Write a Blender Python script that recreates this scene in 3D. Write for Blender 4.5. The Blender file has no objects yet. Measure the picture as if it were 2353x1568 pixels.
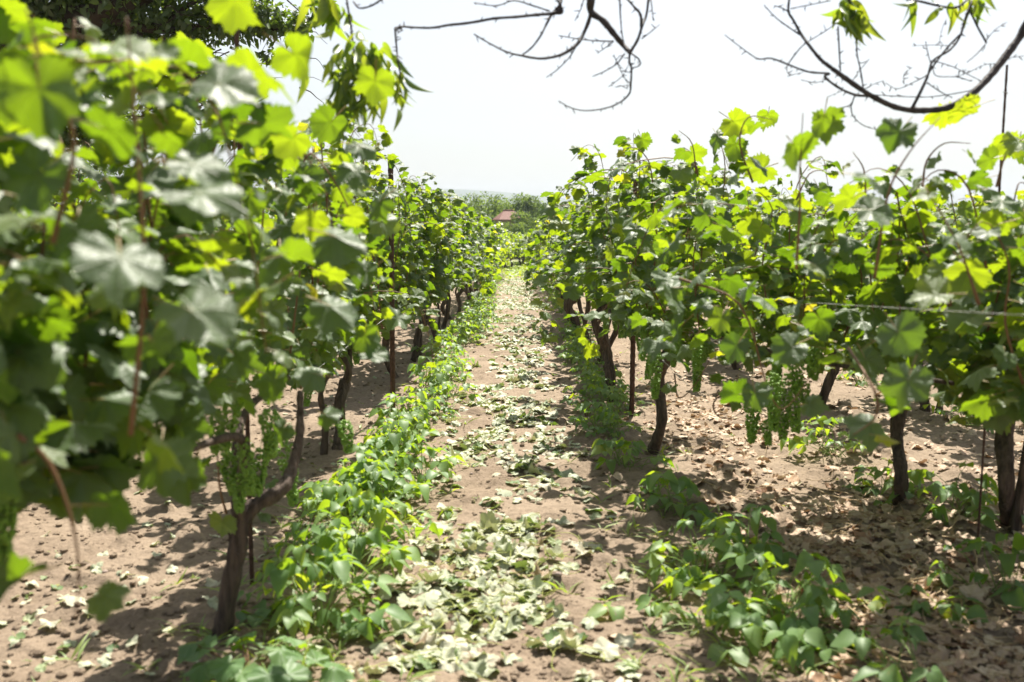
import bpy, math, numpy as np
from mathutils import Vector, Matrix
R = math.radians
scene = bpy.context.scene
COL = scene.collection

# ------------------------------------------------------------------ camera
CAMZ, FPX = 1.60, 2288.0            # eye height; focal length in pixels of a 2353 px wide picture
PITCH, YAW = math.atan(274/2288.0), math.atan(23.5/2288.0)
cam_d = bpy.data.cameras.new('camera'); cam = bpy.data.objects.new('camera', cam_d); COL.objects.link(cam)
cam.location = (0, 0, CAMZ); cam.rotation_euler = (math.pi/2 - PITCH, 0, YAW)
cam_d.sensor_width = 36; cam_d.lens = 36*FPX/2353
cam_d.clip_start = 0.05; cam_d.clip_end = 9000
cam_d.dof.use_dof = True; cam_d.dof.focus_distance = 11.0; cam_d.dof.aperture_fstop = 2.5
scene.camera = cam
# ------------------------------------------------------------------ sky and sun
SUN_EL, SUN_AZ = 59.0, 14.0          # azimuth: degrees to the right of straight ahead (+y)
w = bpy.data.worlds.new('World'); scene.world = w; w.use_nodes = True
nt = w.node_tree; bg = nt.nodes['Background']
sky = nt.nodes.new('ShaderNodeTexSky'); sky.sky_type = 'NISHITA'; sky.sun_disc = False
sky.sun_elevation = R(SUN_EL); sky.sun_rotation = R(SUN_AZ); sky.air_density = 1.0; sky.dust_density = 3.0; sky.ozone_density = 1.0
hs = nt.nodes.new('ShaderNodeHueSaturation'); hs.inputs['Saturation'].default_value = .52; hs.inputs['Value'].default_value = 1.0   # thin white summer haze over the whole sky
nt.links.new(sky.outputs[0], hs.inputs['Color']); nt.links.new(hs.outputs[0], bg.inputs[0]); bg.inputs[1].default_value = 0.061
sl = bpy.data.lights.new('sun', 'SUN'); sl.energy = 5.0; sl.angle = R(0.5); sl.color = (1.0, 0.94, 0.84)
so = bpy.data.objects.new('sun', sl); COL.objects.link(so)
SD = Vector((math.sin(R(SUN_AZ))*math.cos(R(SUN_EL)), math.cos(R(SUN_AZ))*math.cos(R(SUN_EL)), math.sin(R(SUN_EL))))
so.rotation_euler = SD.to_track_quat('Z', 'Y').to_euler(); so.location = SD*30
# ------------------------------------------------------------------ render
scene.view_settings.view_transform = 'Standard'; scene.view_settings.look = 'None'
scene.view_settings.gamma = 1; scene.view_settings.exposure = 1.35
cy = scene.cycles
cy.max_bounces = 7; cy.diffuse_bounces = 4; cy.glossy_bounces = 2; cy.transmission_bounces = 5
cy.volume_bounces = 1; cy.caustics_reflective = False; cy.caustics_refractive = False
cy.use_denoising = True; cy.sample_clamp_indirect = 6

# ------------------------------------------------------------------ helpers
rng = np.random.default_rng(7)
_n2 = rng.random((256, 256))
def vnoise(x, y):
    x = np.asarray(x, float); y = np.asarray(y, float)
    xi = np.floor(x).astype(int); yi = np.floor(y).astype(int); fx = x-xi; fy = y-yi
    fx = fx*fx*(3-2*fx); fy = fy*fy*(3-2*fy)
    a = _n2[xi & 255, yi & 255]; b = _n2[(xi+1) & 255, yi & 255]; c = _n2[xi & 255, (yi+1) & 255]; d = _n2[(xi+1) & 255, (yi+1) & 255]
    return (a*(1-fx)+b*fx)*(1-fy)+(c*(1-fx)+d*fx)*fy - .5
def smooth(a, b, x):
    t = np.clip((x-a)/(b-a), 0, 1); return t*t*(3-2*t)
def gz_base(x, y):
    x = np.asarray(x, float); y = np.asarray(y, float)
    z = -0.0185*np.clip(y-15, 0, 50) - 0.03*np.clip(y-65, 0, 62) - 0.02*np.clip(y-127, 0, 400)
    z = z + 0.03*vnoise(x*.7+3, y*.5+9)
    for rx in (-3.3, -1.05, .9, 2.3):
        z = z + 0.018*np.exp(-((x-rx)/.35)**2)
    return z
def gz_fine(x, y):
    k = 1-smooth(16, 40, np.asarray(y, float))
    z = 0.030*vnoise(x*4.3, y*4.3) - 0.03*smooth(.22, .38, vnoise(x*2.3+17, y*1.6+60)) + 0.022*vnoise(x*10+40, y*10+7) + 0.012*vnoise(x*23+11, y*23)
    c = vnoise(x*7+70, y*7+30); z = z + 0.03*smooth(.18, .42, c)*(1+vnoise(x*30, y*30))
    return z*k
def gz(x, y): return gz_base(x, y) + gz_fine(x, y)
_F = Vector((-math.sin(YAW)*math.cos(PITCH), math.cos(YAW)*math.cos(PITCH), -math.sin(PITCH)))
_Rt = Vector((math.cos(YAW), math.sin(YAW), 0)); _U = _Rt.cross(_F)
def P(px, py, d):
    """point at distance d along the rows, seen in the photograph at (px, py) of 2353 x 1568"""
    v = _F + _Rt*((px-1176.5)/FPX) - _U*((py-784)/FPX)
    t = d/v.y
    return np.array((v.x*t, d, CAMZ+v.z*t))

def new_mesh(name, V, F, uv=None, rnd=None, smooth_=True):
    """V (n,3); F (m,3) or (m,4) int array, or a list of such arrays"""
    if not isinstance(F, list): F = [F]
    F = [f for f in F if len(f)]
    me = bpy.data.meshes.new(name)
    me.vertices.add(len(V)); me.vertices.foreach_set('co', np.ascontiguousarray(V, dtype=np.float32).ravel())
    li = np.concatenate([f.ravel() for f in F]).astype(np.int32)
    tot = np.concatenate([np.full(len(f), f.shape[1], np.int32) for f in F])
    st = np.concatenate(([0], np.cumsum(tot)[:-1])).astype(np.int32)
    me.loops.add(len(li)); me.loops.foreach_set('vertex_index', li)
    me.polygons.add(len(tot)); me.polygons.foreach_set('loop_start', st); me.polygons.foreach_set('loop_total', tot)
    me.polygons.foreach_set('use_smooth', np.full(len(tot), smooth_, dtype=bool))
    if uv is not None:
        l = me.uv_layers.new(name='uv'); l.data.foreach_set('uv', np.asarray(uv, np.float32)[li].ravel())
    if rnd is not None:
        a = me.attributes.new('rnd', 'FLOAT', 'POINT'); a.data.foreach_set('value', np.asarray(rnd, np.float32))
    me.update(calc_edges=True); me.validate()
    return me
def link(name, me, mat=None, parent=None, loc=(0, 0, 0)):
    o = bpy.data.objects.new(name, me); COL.objects.link(o)
    if mat and not len(me.materials): me.materials.append(mat)
    o.location = loc
    if parent: o.parent = parent
    return o
def tag(o, label, cat, group=None, kind=None):
    if label: o['label'] = label
    if cat: o['category'] = cat
    if group: o['group'] = group
    if kind: o['kind'] = kind
    return o
def empty(name, loc, rz=0, label=None, cat=None, group=None):
    o = bpy.data.objects.new(name, None); COL.objects.link(o); o.location = loc; o.rotation_euler = (0, 0, rz)
    o.empty_display_size = .2
    return tag(o, label, cat, group)
def dup(root, loc, rz, scale=(1, 1, 1), label=None, group=None, cat=None):
    r = root.copy(); COL.objects.link(r); r.location = loc; r.rotation_euler = (0, 0, rz); r.scale = scale
    if label: r['label'] = label
    if group: r['group'] = group
    if cat: r['category'] = cat
    for ch in list(root.children):
        c = ch.copy(); COL.objects.link(c); c.parent = r
        for g in ch.children:
            d = g.copy(); COL.objects.link(d); d.parent = c
    return r

def catmull(pts, n):
    p = np.asarray(pts, float); p = np.vstack((2*p[0]-p[1], p, 2*p[-1]-p[-2])); out = []
    for i in range(1, len(p)-2):
        t = np.linspace(0, 1, n, endpoint=False)[:, None]
        a, b, c, d = p[i-1], p[i], p[i+1], p[i+2]
        out.append(.5*((2*b)+(-a+c)*t+(2*a-5*b+4*c-d)*t*t+(-a+3*b-3*c+d)*t**3))
    out.append(p[-2][None]); return np.vstack(out)
def tube(pts, rad, ns=8, sub=4, gnarl=0.0, seed=0, knob=0.0):
    p = catmull(pts, sub) if sub > 1 else np.asarray(pts, float)
    rr = np.interp(np.linspace(0, 1, len(p)), np.linspace(0, 1, len(rad)), rad)
    g = np.random.default_rng(seed)
    if knob: rr = rr*(1+knob*(g.random(len(rr))-.3))
    t = np.gradient(p, axis=0); t /= np.linalg.norm(t, axis=1)[:, None]+1e-9
    ref = np.array((0, 0, 1.)) if abs(t[0, 2]) < .9 else np.array((1., 0, 0))
    u = np.cross(t[0], ref); u /= np.linalg.norm(u); U = []
    for i in range(len(p)):
        u = u-t[i]*np.dot(u, t[i]); u /= np.linalg.norm(u)+1e-9; U.append(u)
    U = np.array(U); W = np.cross(t, U)
    th = np.linspace(0, 2*np.pi, ns, endpoint=False)
    rg = np.ones((len(p), ns))
    if gnarl:
        ph = g.random(3)*6
        for i in range(len(p)):
            s = i*.22
            rg[i] += gnarl*(np.sin(th*3+ph[0]+s)*.5+np.sin(th*5+ph[1]-s*.7)*.45+np.sin(th*8+ph[2]+s)*.25)
            rg[i] += gnarl*.6*(g.random(ns)-.5)
    V = p[:, None]+(U[:, None]*np.cos(th)[None, :, None]+W[:, None]*np.sin(th)[None, :, None])*(rr[:, None]*rg)[..., None]
    V = V.reshape(-1, 3); n = len(p)
    i = np.arange(n-1)[:, None]*ns; j = np.arange(ns)[None]; k = (j+1) % ns
    F = np.stack((i+j, i+k, i+ns+k, i+ns+j), -1).reshape(-1, 4)
    V = np.vstack((V, p[:1], p[-1:])); j = np.arange(ns)
    T = np.vstack((np.stack((np.full(ns, n*ns), (j+1) % ns, j), 1), np.stack((np.full(ns, n*ns+1), (n-1)*ns+j, (n-1)*ns+(j+1) % ns), 1)))
    return V, F, T
class MB:
    def __init__(s): s.V = []; s.Q = []; s.T = []; s.n = 0
    def add(s, V, Q=None, T=None):
        s.V.append(V)
        if Q is not None and len(Q): s.Q.append(Q+s.n)
        if T is not None and len(T): s.T.append(T+s.n)
        s.n += len(V); return s
    def tube(s, *a, **k): return s.add(*tube(*a, **k))
    def build(s, name, mat, parent=None, loc=(0, 0, 0), smooth_=True):
        F = ([np.vstack(s.Q)] if s.Q else [])+([np.vstack(s.T)] if s.T else [])
        return link(name, new_mesh(name, np.vstack(s.V), F, smooth_=smooth_), mat, parent, loc)
    def box(s, c, h):
        c = np.array(c); h = np.array(h)
        V = np.array([[x, y, z] for x in (-1, 1) for y in (-1, 1) for z in (-1, 1)])*h+c
        return s.add(V, np.array([[0, 1, 3, 2], [4, 6, 7, 5], [0, 4, 5, 1], [2, 3, 7, 6], [0, 2, 6, 4], [1, 5, 7, 3]]))

# ------------------------------------------------------------------ materials
def N(nt, t, **k):
    n = nt.nodes.new(t)
    for a, b in k.items(): setattr(n, a, b)
    return n
def new_mat(name):
    m = bpy.data.materials.new(name); m.use_nodes = True
    return m, m.node_tree, m.node_tree.nodes['Principled BSDF'], m.node_tree.nodes['Material Output']
def math_(nt, op, a, b=None, clamp=False):
    n = nt.nodes.new('ShaderNodeMath'); n.operation = op; n.use_clamp = clamp
    for i, v in enumerate((a, b)):
        if v is None: continue
        if isinstance(v, (int, float)): n.inputs[i].default_value = v
        else: nt.links.new(v, n.inputs[i])
    return n.outputs[0]
def mix_(nt, f, a, b, mode='MIX'):
    n = nt.nodes.new('ShaderNodeMix'); n.data_type = 'RGBA'; n.blend_type = mode
    for s, v in ((n.inputs[0], f), (n.inputs[6], a), (n.inputs[7], b)):
        if isinstance(v, (int, float)): s.default_value = v
        elif isinstance(v, tuple): s.default_value = (*v, 1)
        else: nt.links.new(v, s)
    return n.outputs[2]
def ramp_(nt, f, stops, interp='LINEAR'):
    n = nt.nodes.new('ShaderNodeValToRGB'); n.color_ramp.interpolation = interp
    e = n.color_ramp.elements
    while len(e) < len(stops): e.new(.5)
    for i, (p, c) in enumerate(stops): e[i].position = p; e[i].color = (*c, 1)
    nt.links.new(f, n.inputs[0]); return n.outputs[0]
def leaf_mat(name, stops, under, trans, tfac=.42, rough=.42, veins=True, vein_col=(.22, .3, .1), petiole=(.3, .22, .08), spec=.5, bump=.5, tstops=None, spots=.7):
    m, nt, bs, out = new_mat(name)
    at = N(nt, 'ShaderNodeAttribute', attribute_name='rnd'); rnd = at.outputs['Fac']
    uvn = N(nt, 'ShaderNodeUVMap'); sx = N(nt, 'ShaderNodeSeparateXYZ'); nt.links.new(uvn.outputs[0], sx.inputs[0])
    u, v = sx.outputs[0], sx.outputs[1]
    tc = N(nt, 'ShaderNodeTexCoord')
    nz = N(nt, 'ShaderNodeTexNoise'); nz.inputs['Scale'].default_value = 28; nz.inputs['Detail'].default_value = 3
    nt.links.new(tc.outputs['Object'], nz.inputs[0])
    base = ramp_(nt, rnd, stops)
    base = mix_(nt, math_(nt, 'MULTIPLY', nz.outputs[0], .45), base, mix_(nt, 1.0, base, (.55, .6, .5), 'MULTIPLY'))
    if spots:                                          # brown and yellow blemishes
        n3 = N(nt, 'ShaderNodeTexNoise'); n3.inputs['Scale'].default_value = 11; n3.inputs['Detail'].default_value = 4; n3.inputs['Roughness'].default_value = .7
        nt.links.new(tc.outputs['Object'], n3.inputs[0])
        mm = N(nt, 'ShaderNodeMapRange'); mm.inputs[1].default_value = .66; mm.inputs[2].default_value = .72; nt.links.new(n3.outputs[0], mm.inputs[0])
        base = mix_(nt, math_(nt, 'MULTIPLY', mm.outputs[0], spots), base, (.30, .20, .07))
    geo = N(nt, 'ShaderNodeNewGeometry')
    base = mix_(nt, geo.outputs['Backfacing'], base, mix_(nt, .55, base, under))
    tcol = ramp_(nt, rnd, tstops) if tstops else None
    if tcol is None: tcol = mix_(nt, 0.0, trans, trans)
    if veins:
        r = math_(nt, 'SQRT', math_(nt, 'ADD', math_(nt, 'MULTIPLY', u, u), math_(nt, 'MULTIPLY', v, v)))
        ang = math_(nt, 'ARCTAN2', u, v)
        s = math_(nt, 'ABSOLUTE', math_(nt, 'SINE', math_(nt, 'MULTIPLY', ang, 3.461)))
        d1 = math_(nt, 'MULTIPLY', s, math_(nt, 'MULTIPLY', r, .3))
        s2 = math_(nt, 'ABSOLUTE', math_(nt, 'SINE', math_(nt, 'SUBTRACT', math_(nt, 'MULTIPLY', r, 17), math_(nt, 'MULTIPLY', s, 3))))
        d2 = math_(nt, 'ADD', math_(nt, 'MULTIPLY', s2, .05), .012)
        d = math_(nt, 'MINIMUM', d1, d2)
        vm = N(nt, 'ShaderNodeMapRange'); vm.inputs[1].default_value = .006; vm.inputs[2].default_value = .026
        vm.inputs[3].default_value = 1; vm.inputs[4].default_value = 0; nt.links.new(d, vm.inputs[0]); vmask = vm.outputs[0]
        bp = N(nt, 'ShaderNodeBump'); bp.inputs['Strength'].default_value = bump; bp.inputs['Distance'].default_value = .004
        h = math_(nt, 'ADD', math_(nt, 'MULTIPLY', vmask, -1.0), math_(nt, 'MULTIPLY', nz.outputs[0], 1.2))
        nt.links.new(h, bp.inputs['Height']); nt.links.new(bp.outputs[0], bs.inputs['Normal'])
        base = mix_(nt, math_(nt, 'MULTIPLY', vmask, .35), base, vein_col)
        tcol = mix_(nt, math_(nt, 'MULTIPLY', vmask, .45), tcol, mix_(nt, 1.0, tcol, (.45, .5, .5), 'MULTIPLY'))
    ispet = math_(nt, 'GREATER_THAN', u, 3.0)
    base = mix_(nt, ispet, base, petiole)
    nt.links.new(base, bs.inputs['Base Color']); bs.inputs['Roughness'].default_value = rough
    bs.inputs['Specular IOR Level'].default_value = spec
    tr = N(nt, 'ShaderNodeBsdfTranslucent'); nt.links.new(tcol, tr.inputs[0])
    mx = N(nt, 'ShaderNodeMixShader')
    nt.links.new(math_(nt, 'MULTIPLY', math_(nt, 'SUBTRACT', 1.0, ispet), tfac), mx.inputs[0])
    nt.links.new(bs.outputs[0], mx.inputs[1]); nt.links.new(tr.outputs[0], mx.inputs[2]); nt.links.new(mx.outputs[0], out.inputs[0])
    return m
def simple_mat(name, c1, c2, scale=8, rough=.8, bump=.3, bscale=None, stretch=(1, 1, 1), spec=.3, dist=.01):
    m, nt, bs, out = new_mat(name)
    tc = N(nt, 'ShaderNodeTexCoord'); mp = N(nt, 'ShaderNodeMapping'); mp.inputs['Scale'].default_value = stretch
    nt.links.new(tc.outputs['Object'], mp.inputs[0])
    nz = N(nt, 'ShaderNodeTexNoise'); nz.inputs['Scale'].default_value = scale; nz.inputs['Detail'].default_value = 6; nz.inputs['Roughness'].default_value = .65
    nt.links.new(mp.outputs[0], nz.inputs[0])
    c = ramp_(nt, nz.outputs[0], [(.32, c1), (.68, c2)]); nt.links.new(c, bs.inputs['Base Color'])
    n2 = N(nt, 'ShaderNodeTexNoise'); n2.inputs['Scale'].default_value = bscale or scale*2; n2.inputs['Detail'].default_value = 5
    nt.links.new(mp.outputs[0], n2.inputs[0])
    b = N(nt, 'ShaderNodeBump'); b.inputs['Strength'].default_value = bump; b.inputs['Distance'].default_value = dist
    nt.links.new(n2.outputs[0], b.inputs['Height']); nt.links.new(b.outputs[0], bs.inputs['Normal'])
    bs.inputs['Roughness'].default_value = rough; bs.inputs['Specular IOR Level'].default_value = spec
    return m
M = {}
M['vine'] = leaf_mat('vine_leaf', [(0, (.035, .088, .032)), (.45, (.055, .125, .035)), (.8, (.085, .165, .03)), (1, (.15, .21, .03))], (.16, .21, .12), None,
                     tfac=.45, rough=.5, spec=.6, bump=.7, tstops=[(0, (.11, .22, .006)), (.5, (.27, .41, .008)), (.85, (.50, .60, .012)), (1, (.75, .66, .03))])
M['vine_far'] = leaf_mat('vine_leaf_far', [(0, (.04, .09, .03)), (.45, (.055, .12, .035)), (.8, (.08, .155, .03)), (1, (.16, .21, .03))], (.16, .21, .12), None,
                     tfac=.46, rough=.45, spec=.5, veins=False, tstops=[(0, (.20, .32, .01)), (.5, (.38, .52, .012)), (.85, (.58, .68, .015)), (1, (.75, .66, .03))])
M['bean'] = leaf_mat('bean_leaf', [(0, (.065, .16, .045)), (.6, (.11, .24, .06)), (1, (.20, .32, .06))], (.17, .25, .12), None,
                     tfac=.40, rough=.5, spec=.4, veins=False, petiole=(.16, .25, .05), tstops=[(0, (.26, .46, .02)), (.6, (.40, .58, .02)), (1, (.6, .7, .03))])
M['tree'] = leaf_mat('dark_tree_leaf', [(0, (.04, .08, .022)), (1, (.09, .15, .035))], (.1, .13, .07), None, tfac=.3, rough=.35, veins=False,
                     tstops=[(0, (.15, .26, .02)), (1, (.3, .42, .03))])
M['ftree'] = leaf_mat('far_tree_leaf', [(0, (.045, .085, .022)), (1, (.09, .15, .035))], (.08, .12, .05), None, tfac=.35, rough=.7, spec=.2, veins=False,
                     tstops=[(0, (.18, .30, .03)), (1, (.34, .44, .05))])
M['peach'] = leaf_mat('peach_leaf', [(0, (.045, .10, .025)), (1, (.11, .19, .03))], (.12, .18, .06), None, tfac=.45, rough=.4, veins=False,
                     tstops=[(0, (.28, .44, .02)), (1, (.60, .68, .03))])
M['litter_green'] = leaf_mat('fallen_green_leaf', [(0, (.06, .13, .035)), (.28, (.14, .22, .07)), (.5, (.28, .33, .17)), (.72, (.42, .42, .27)), (.84, (.52, .48, .34)), (.90, (.40, .28, .17)), (1, (.20, .12, .07))], (.5, .5, .38), None,
                     tfac=.15, rough=.55, spec=.5, petiole=(.4, .42, .12), vein_col=(.5, .5, .35), tstops=[(0, (.3, .5, .03)), (1, (.5, .5, .2))])
M['litter_tan'] = leaf_mat('fallen_dry_leaf', [(0, (.22, .11, .06)), (.25, (.46, .30, .19)), (.6, (.66, .49, .36)), (1, (.62, .54, .38))], (.5, .38, .28), None,
                     tfac=.12, rough=.65, spec=.35, petiole=(.4, .28, .12), vein_col=(.45, .3, .2), tstops=[(0, (.4, .2, .08)), (1, (.5, .35, .2))])
M['weed'] = leaf_mat('weed_leaf', [(0, (.09, .17, .04)), (1, (.2, .28, .05))], (.2, .28, .1), None, tfac=.4, rough=.5, veins=False,
                     tstops=[(0, (.35, .52, .03)), (1, (.6, .66, .05))])
M['bark'] = simple_mat('vine_bark', (.030, .022, .018), (.155, .115, .09), 34, .9, 1.0, 60, (1, 1, .10), dist=.02)
M['cane'] = simple_mat('cane_bark', (.12, .06, .03), (.24, .14, .07), 30, .6, .3, 60, (1, 1, .2))
M['twig'] = simple_mat('peach_bark', (.022, .019, .022), (.07, .06, .058), 30, .7, .6, 60)
M['tbark'] = simple_mat('tree_bark', (.03, .022, .017), (.09, .07, .055), 6, .9, .8, 14, (1, 1, .3))
M['rust'] = simple_mat('rusty_steel', (.045, .026, .02), (.13, .07, .048), 40, .85, .5, 90)
M['wire'] = simple_mat('galvanised_wire', (.4, .4, .38), (.55, .54, .5), 20, .45, .1)
M['berry'] = simple_mat('grape_skin', (.12, .25, .025), (.21, .36, .04), 30, .4, .05, spec=.4)
M['tendril'] = simple_mat('green_stem', (.28, .32, .06), (.42, .44, .12), 20, .6, .1)
M['bstem'] = simple_mat('bean_stem', (.14, .22, .05), (.22, .32, .08), 20, .6, .1)
M['straw'] = simple_mat('dry_stem', (.35, .25, .13), (.52, .40, .24), 20, .7, .2)
M['pebble'] = simple_mat('stone', (.2, .15, .13), (.38, .3, .26), 30, .8, .3)
def soil_material():
    m, nt, bs, out = new_mat('soil')
    tc = N(nt, 'ShaderNodeTexCoord')
    def nz(s, d=6, r=.6):
        n = N(nt, 'ShaderNodeTexNoise'); n.inputs['Scale'].default_value = s; n.inputs['Detail'].default_value = d; n.inputs['Roughness'].default_value = r
        nt.links.new(tc.outputs['Object'], n.inputs[0]); return n.outputs[0]
    c = ramp_(nt, nz(1.4), [(.35, (.175, .128, .088)), (.65, (.30, .232, .168))])
    c = mix_(nt, .45, c, ramp_(nt, nz(34, 8, .7), [(.3, (.09, .065, .044)), (.55, (.265, .205, .150)), (.75, (.41, .33, .25))]))
    # grassy tinge of the far fields
    sep = N(nt, 'ShaderNodeSeparateXYZ'); nt.links.new(tc.outputs['Object'], sep.inputs[0])
    mr = N(nt, 'ShaderNodeMapRange'); mr.inputs[1].default_value = 32; mr.inputs[2].default_value = 60; nt.links.new(sep.outputs[1], mr.inputs[0])
    c = mix_(nt, math_(nt, 'MULTIPLY', mr.outputs[0], .8), c, ramp_(nt, nz(3), [(.3, (.10, .15, .04)), (.7, (.25, .26, .12))]))
    nt.links.new(c, bs.inputs['Base Color']); bs.inputs['Roughness'].default_value = .95; bs.inputs['Specular IOR Level'].default_value = .2
    b = N(nt, 'ShaderNodeBump'); b.inputs['Strength'].default_value = .9; b.inputs['Distance'].default_value = .02
    h = math_(nt, 'ADD', math_(nt, 'MULTIPLY', nz(24, 8, .7), 1.0), math_(nt, 'MULTIPLY', nz(110, 5, .7), .35))
    nt.links.new(h, b.inputs['Height']); nt.links.new(b.outputs[0], bs.inputs['Normal'])
    return m
M['soil'] = soil_material()

# ------------------------------------------------------------------ the setting: ground, hills
def make_ground():
    a = np.arange(-6.5, 8.0, .022)
    xs = np.concatenate((-np.geomspace(1500, 6.6, 40), a, np.geomspace(8.1, 1500, 40)))
    ys = [-60, -30, -12, -5, -2, 0, 1, 1.6]; y = 2.0
    while y < 22: ys.append(y); y += max(.018, .0042*y)
    while y < 1700: ys.append(y); y *= 1.03
    ys = np.array(ys)
    X, Y = np.meshgrid(xs, ys); Z = gz(X, Y)
    Z = np.where(np.abs(X) > 8.5, gz_base(X, Y), Z)
    n, m = X.shape; i = (np.arange(n-1)[:, None]*m+np.arange(m-1)[None]).ravel()
    F = np.stack((i, i+1, i+m+1, i+m), 1)
    o = link('ground', new_mesh('ground', np.stack((X, Y, Z), -1).reshape(-1, 3), F), M['soil'])
    tag(o, 'bare brown crumbly soil between the vine rows', 'ground', kind='structure')
make_ground()
def ridge(name, dist, prof, depth, mat, label):
    px = np.linspace(-1500, 3900, 180); py = np.interp(px, [p[0] for p in prof], [p[1] for p in prof])
    py = py + 3*vnoise(px*.02, px*0+dist*.01)+1.2*vnoise(px*.09, px*0+3)
    top = np.array([P(a, b, dist) for a, b in zip(px, py)])
    rows = []
    for k, t in enumerate(np.linspace(0, 1, 12)):
        r = top.copy(); r[:, 1] -= depth*(1-t); r[:, 0] *= (dist-depth*(1-t))/dist
        r[:, 2] = -18+(top[:, 2]+18)*t**.8 + (8*vnoise(top[:, 0]*.01+k*.6, t*6+top[:, 0]*0) if 0 < t < 1 else 0)
        rows.append(r)
    b = top.copy(); b[:, 1] += depth; b[:, 2] = -18; rows.append(b)
    V = np.vstack(rows); m = len(px); i = (np.arange(len(rows)-1)[:, None]*m+np.arange(m-1)[None]).ravel()
    o = link(name, new_mesh(name, V, np.stack((i, i+1, i+m+1, i+m), 1)), mat); tag(o, label, 'hills', kind='structure')
M['hill'] = simple_mat('hill_fields', (.04, .06, .045), (.08, .09, .07), .012, .95, .1)
ridge('hills', 1500, [(-1500, 470), (600, 448), (1020, 434), (1100, 438), (1160, 441), (1210, 446), (1260, 453), (1400, 460), (1700, 456), (1900, 462), (3900, 470)], 420, M['hill'], 'long flat hazy blue ridge on the horizon behind the trees')
ridge('hills', 1150, [(-1500, 480), (700, 470), (1000, 462), (1250, 472), (1500, 478), (1900, 482), (3900, 485)], 300, M['hill'], 'lower hazy slope in front of the far ridge')

# ------------------------------------------------------------------ leaf templates
def fan(pts, rings, zfun, petiole=True, pl=1.0):
    """outline (k,2) around the origin -> V, T, uv"""
    k = len(pts); V = [np.zeros((1, 2))]
    for r in rings: V.append(pts*r)
    xy = np.vstack(V); T = [np.stack((np.zeros(k, int), 1+np.arange(k), 1+(np.arange(k)+1) % k), 1)]
    for q in range(len(rings)-1):
        a = 1+q*k+np.arange(k); b = 1+q*k+(np.arange(k)+1) % k
        T.append(np.stack((a, a+k, b), 1)); T.append(np.stack((b, a+k, b+k), 1))
    V3 = np.column_stack((xy, zfun(xy[:, 0], xy[:, 1]))); T = np.vstack(T); uv = xy.copy()
    if petiole:
        n = len(V3); r = .016; c = np.array(((0, 0, 0), (0, -.35*pl, -.1*pl), (0, -1.0*pl, -.32*pl)))
        tr = np.array(((r, 0, 0), (-r*.5, 0, r*.87), (-r*.5, 0, -r*.87)))
        V3 = np.vstack((V3, *(c[i]+tr*(1+.4*i) for i in range(3)))); uv = np.vstack((uv, np.full((9, 2), 5.0)))
        q = []
        for s in range(2):
            for j in range(3):
                a, b = n+s*3+j, n+s*3+(j+1) % 3; q += [(a, b, b+3), (a, b+3, a+3)]
        T = np.vstack((T, np.array(q)))
    return V3, T, uv
def vine_leaf(seed, lod, curl=1.0, pet=True):
    g = np.random.default_rng(seed)
    nn = {0: 46, 1: 22, 2: 9}[lod]
    th = np.linspace(-np.pi, np.pi, nn, endpoint=False)+(0 if lod < 2 else .0)
    sn = .72+.12*g.random(); s2 = .70+.1*g.random()
    r = np.interp(np.abs(np.degrees(th)), [0, 10, 27, 52, 62, 80, 108, 122, 150, 168, 180], [1.04, .95, sn, .93, .88, s2, .80, .76, .62, .52, .10])
    r *= 1+.06*g.standard_normal(nn)*(lod < 2)
    if lod == 0: r *= 1+.055*np.where(np.arange(nn) % 2, 1, -1)
    if lod == 1: r *= 1+.03*np.where(np.arange(nn) % 2, 1, -1)
    pts = np.stack((np.sin(th)*r, np.cos(th)*r), 1)
    a = g.random(8)
    def z(x, y):
        rr = np.hypot(x, y); t = np.arctan2(x, y)
        zz = -(.10+.22*a[0])*curl*rr**2 + (.05+.28*a[1])*curl*np.abs(x)*(1 if a[2] > .3 else -.8)
        zz += -.018*rr*np.cos(t*6.92)*np.clip(rr, 0, 1)+curl*(.10*a[7]-.03)*(x+.4*y)**2
        zz += curl*(.10*np.sin(2.2*x+6*a[3])*np.sin(2.6*y+6*a[4])*rr+.04*np.sin(6*x+9*a[5]+3*y)*rr+.05*rr*np.sin(t*5+6*a[6]))
        return zz
    return fan(pts, {0: (.33, .68, 1), 1: (.55, 1), 2: (1,)}[lod], z, pet and lod < 2)
def oval_leaf(seed, nn=16, wid=.42, curl=1.0, pet=False, tip=1.25, bend=.25, fold=.35):
    g = np.random.default_rng(seed); t = np.linspace(0, 1, nn//2+1)
    wdt = wid*np.sin(np.pi*t**.72)**.8*(1-.35*t)*1.25; y = t*tip
    L = np.stack((-wdt, y), 1); Rr = np.stack((wdt, y), 1)[1:-1][::-1]
    ring = np.vstack((L, Rr)); k = len(ring); mid = np.stack((np.zeros(len(t)), y), 1)
    b = bend*(.5+g.random()); f = fold*(.4+g.random()); ph = g.random()*6
    def z(x, y): return -b*curl*y*y+f*np.abs(x)+.05*curl*np.sin(5*y+ph)*np.abs(x)*3
    V = np.vstack((ring, mid)); V3 = np.column_stack((V, z(V[:, 0], V[:, 1]))); h = len(t); T = []
    for i in range(h-1):
        l0, l1 = i, i+1; m0, m1 = k+i, k+i+1
        r0 = 0 if i == 0 else k-i; r1 = h-1 if i+1 == h-1 else k-i-1
        for tri in ((l0, l1, m1), (l0, m1, m0), (r0, m0, m1), (r0, m1, r1)):
            if len({*map(lambda q: tuple(np.round(V3[q], 6)), tri)}) == 3: T.append(tri)
    return V3, np.array(T), V*1.0
T_VINE = {l: [vine_leaf(10*l+i, l, (1.3, 1.15, 1.1)[l]+.14*i) for i in range(8)] for l in range(3)}
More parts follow.
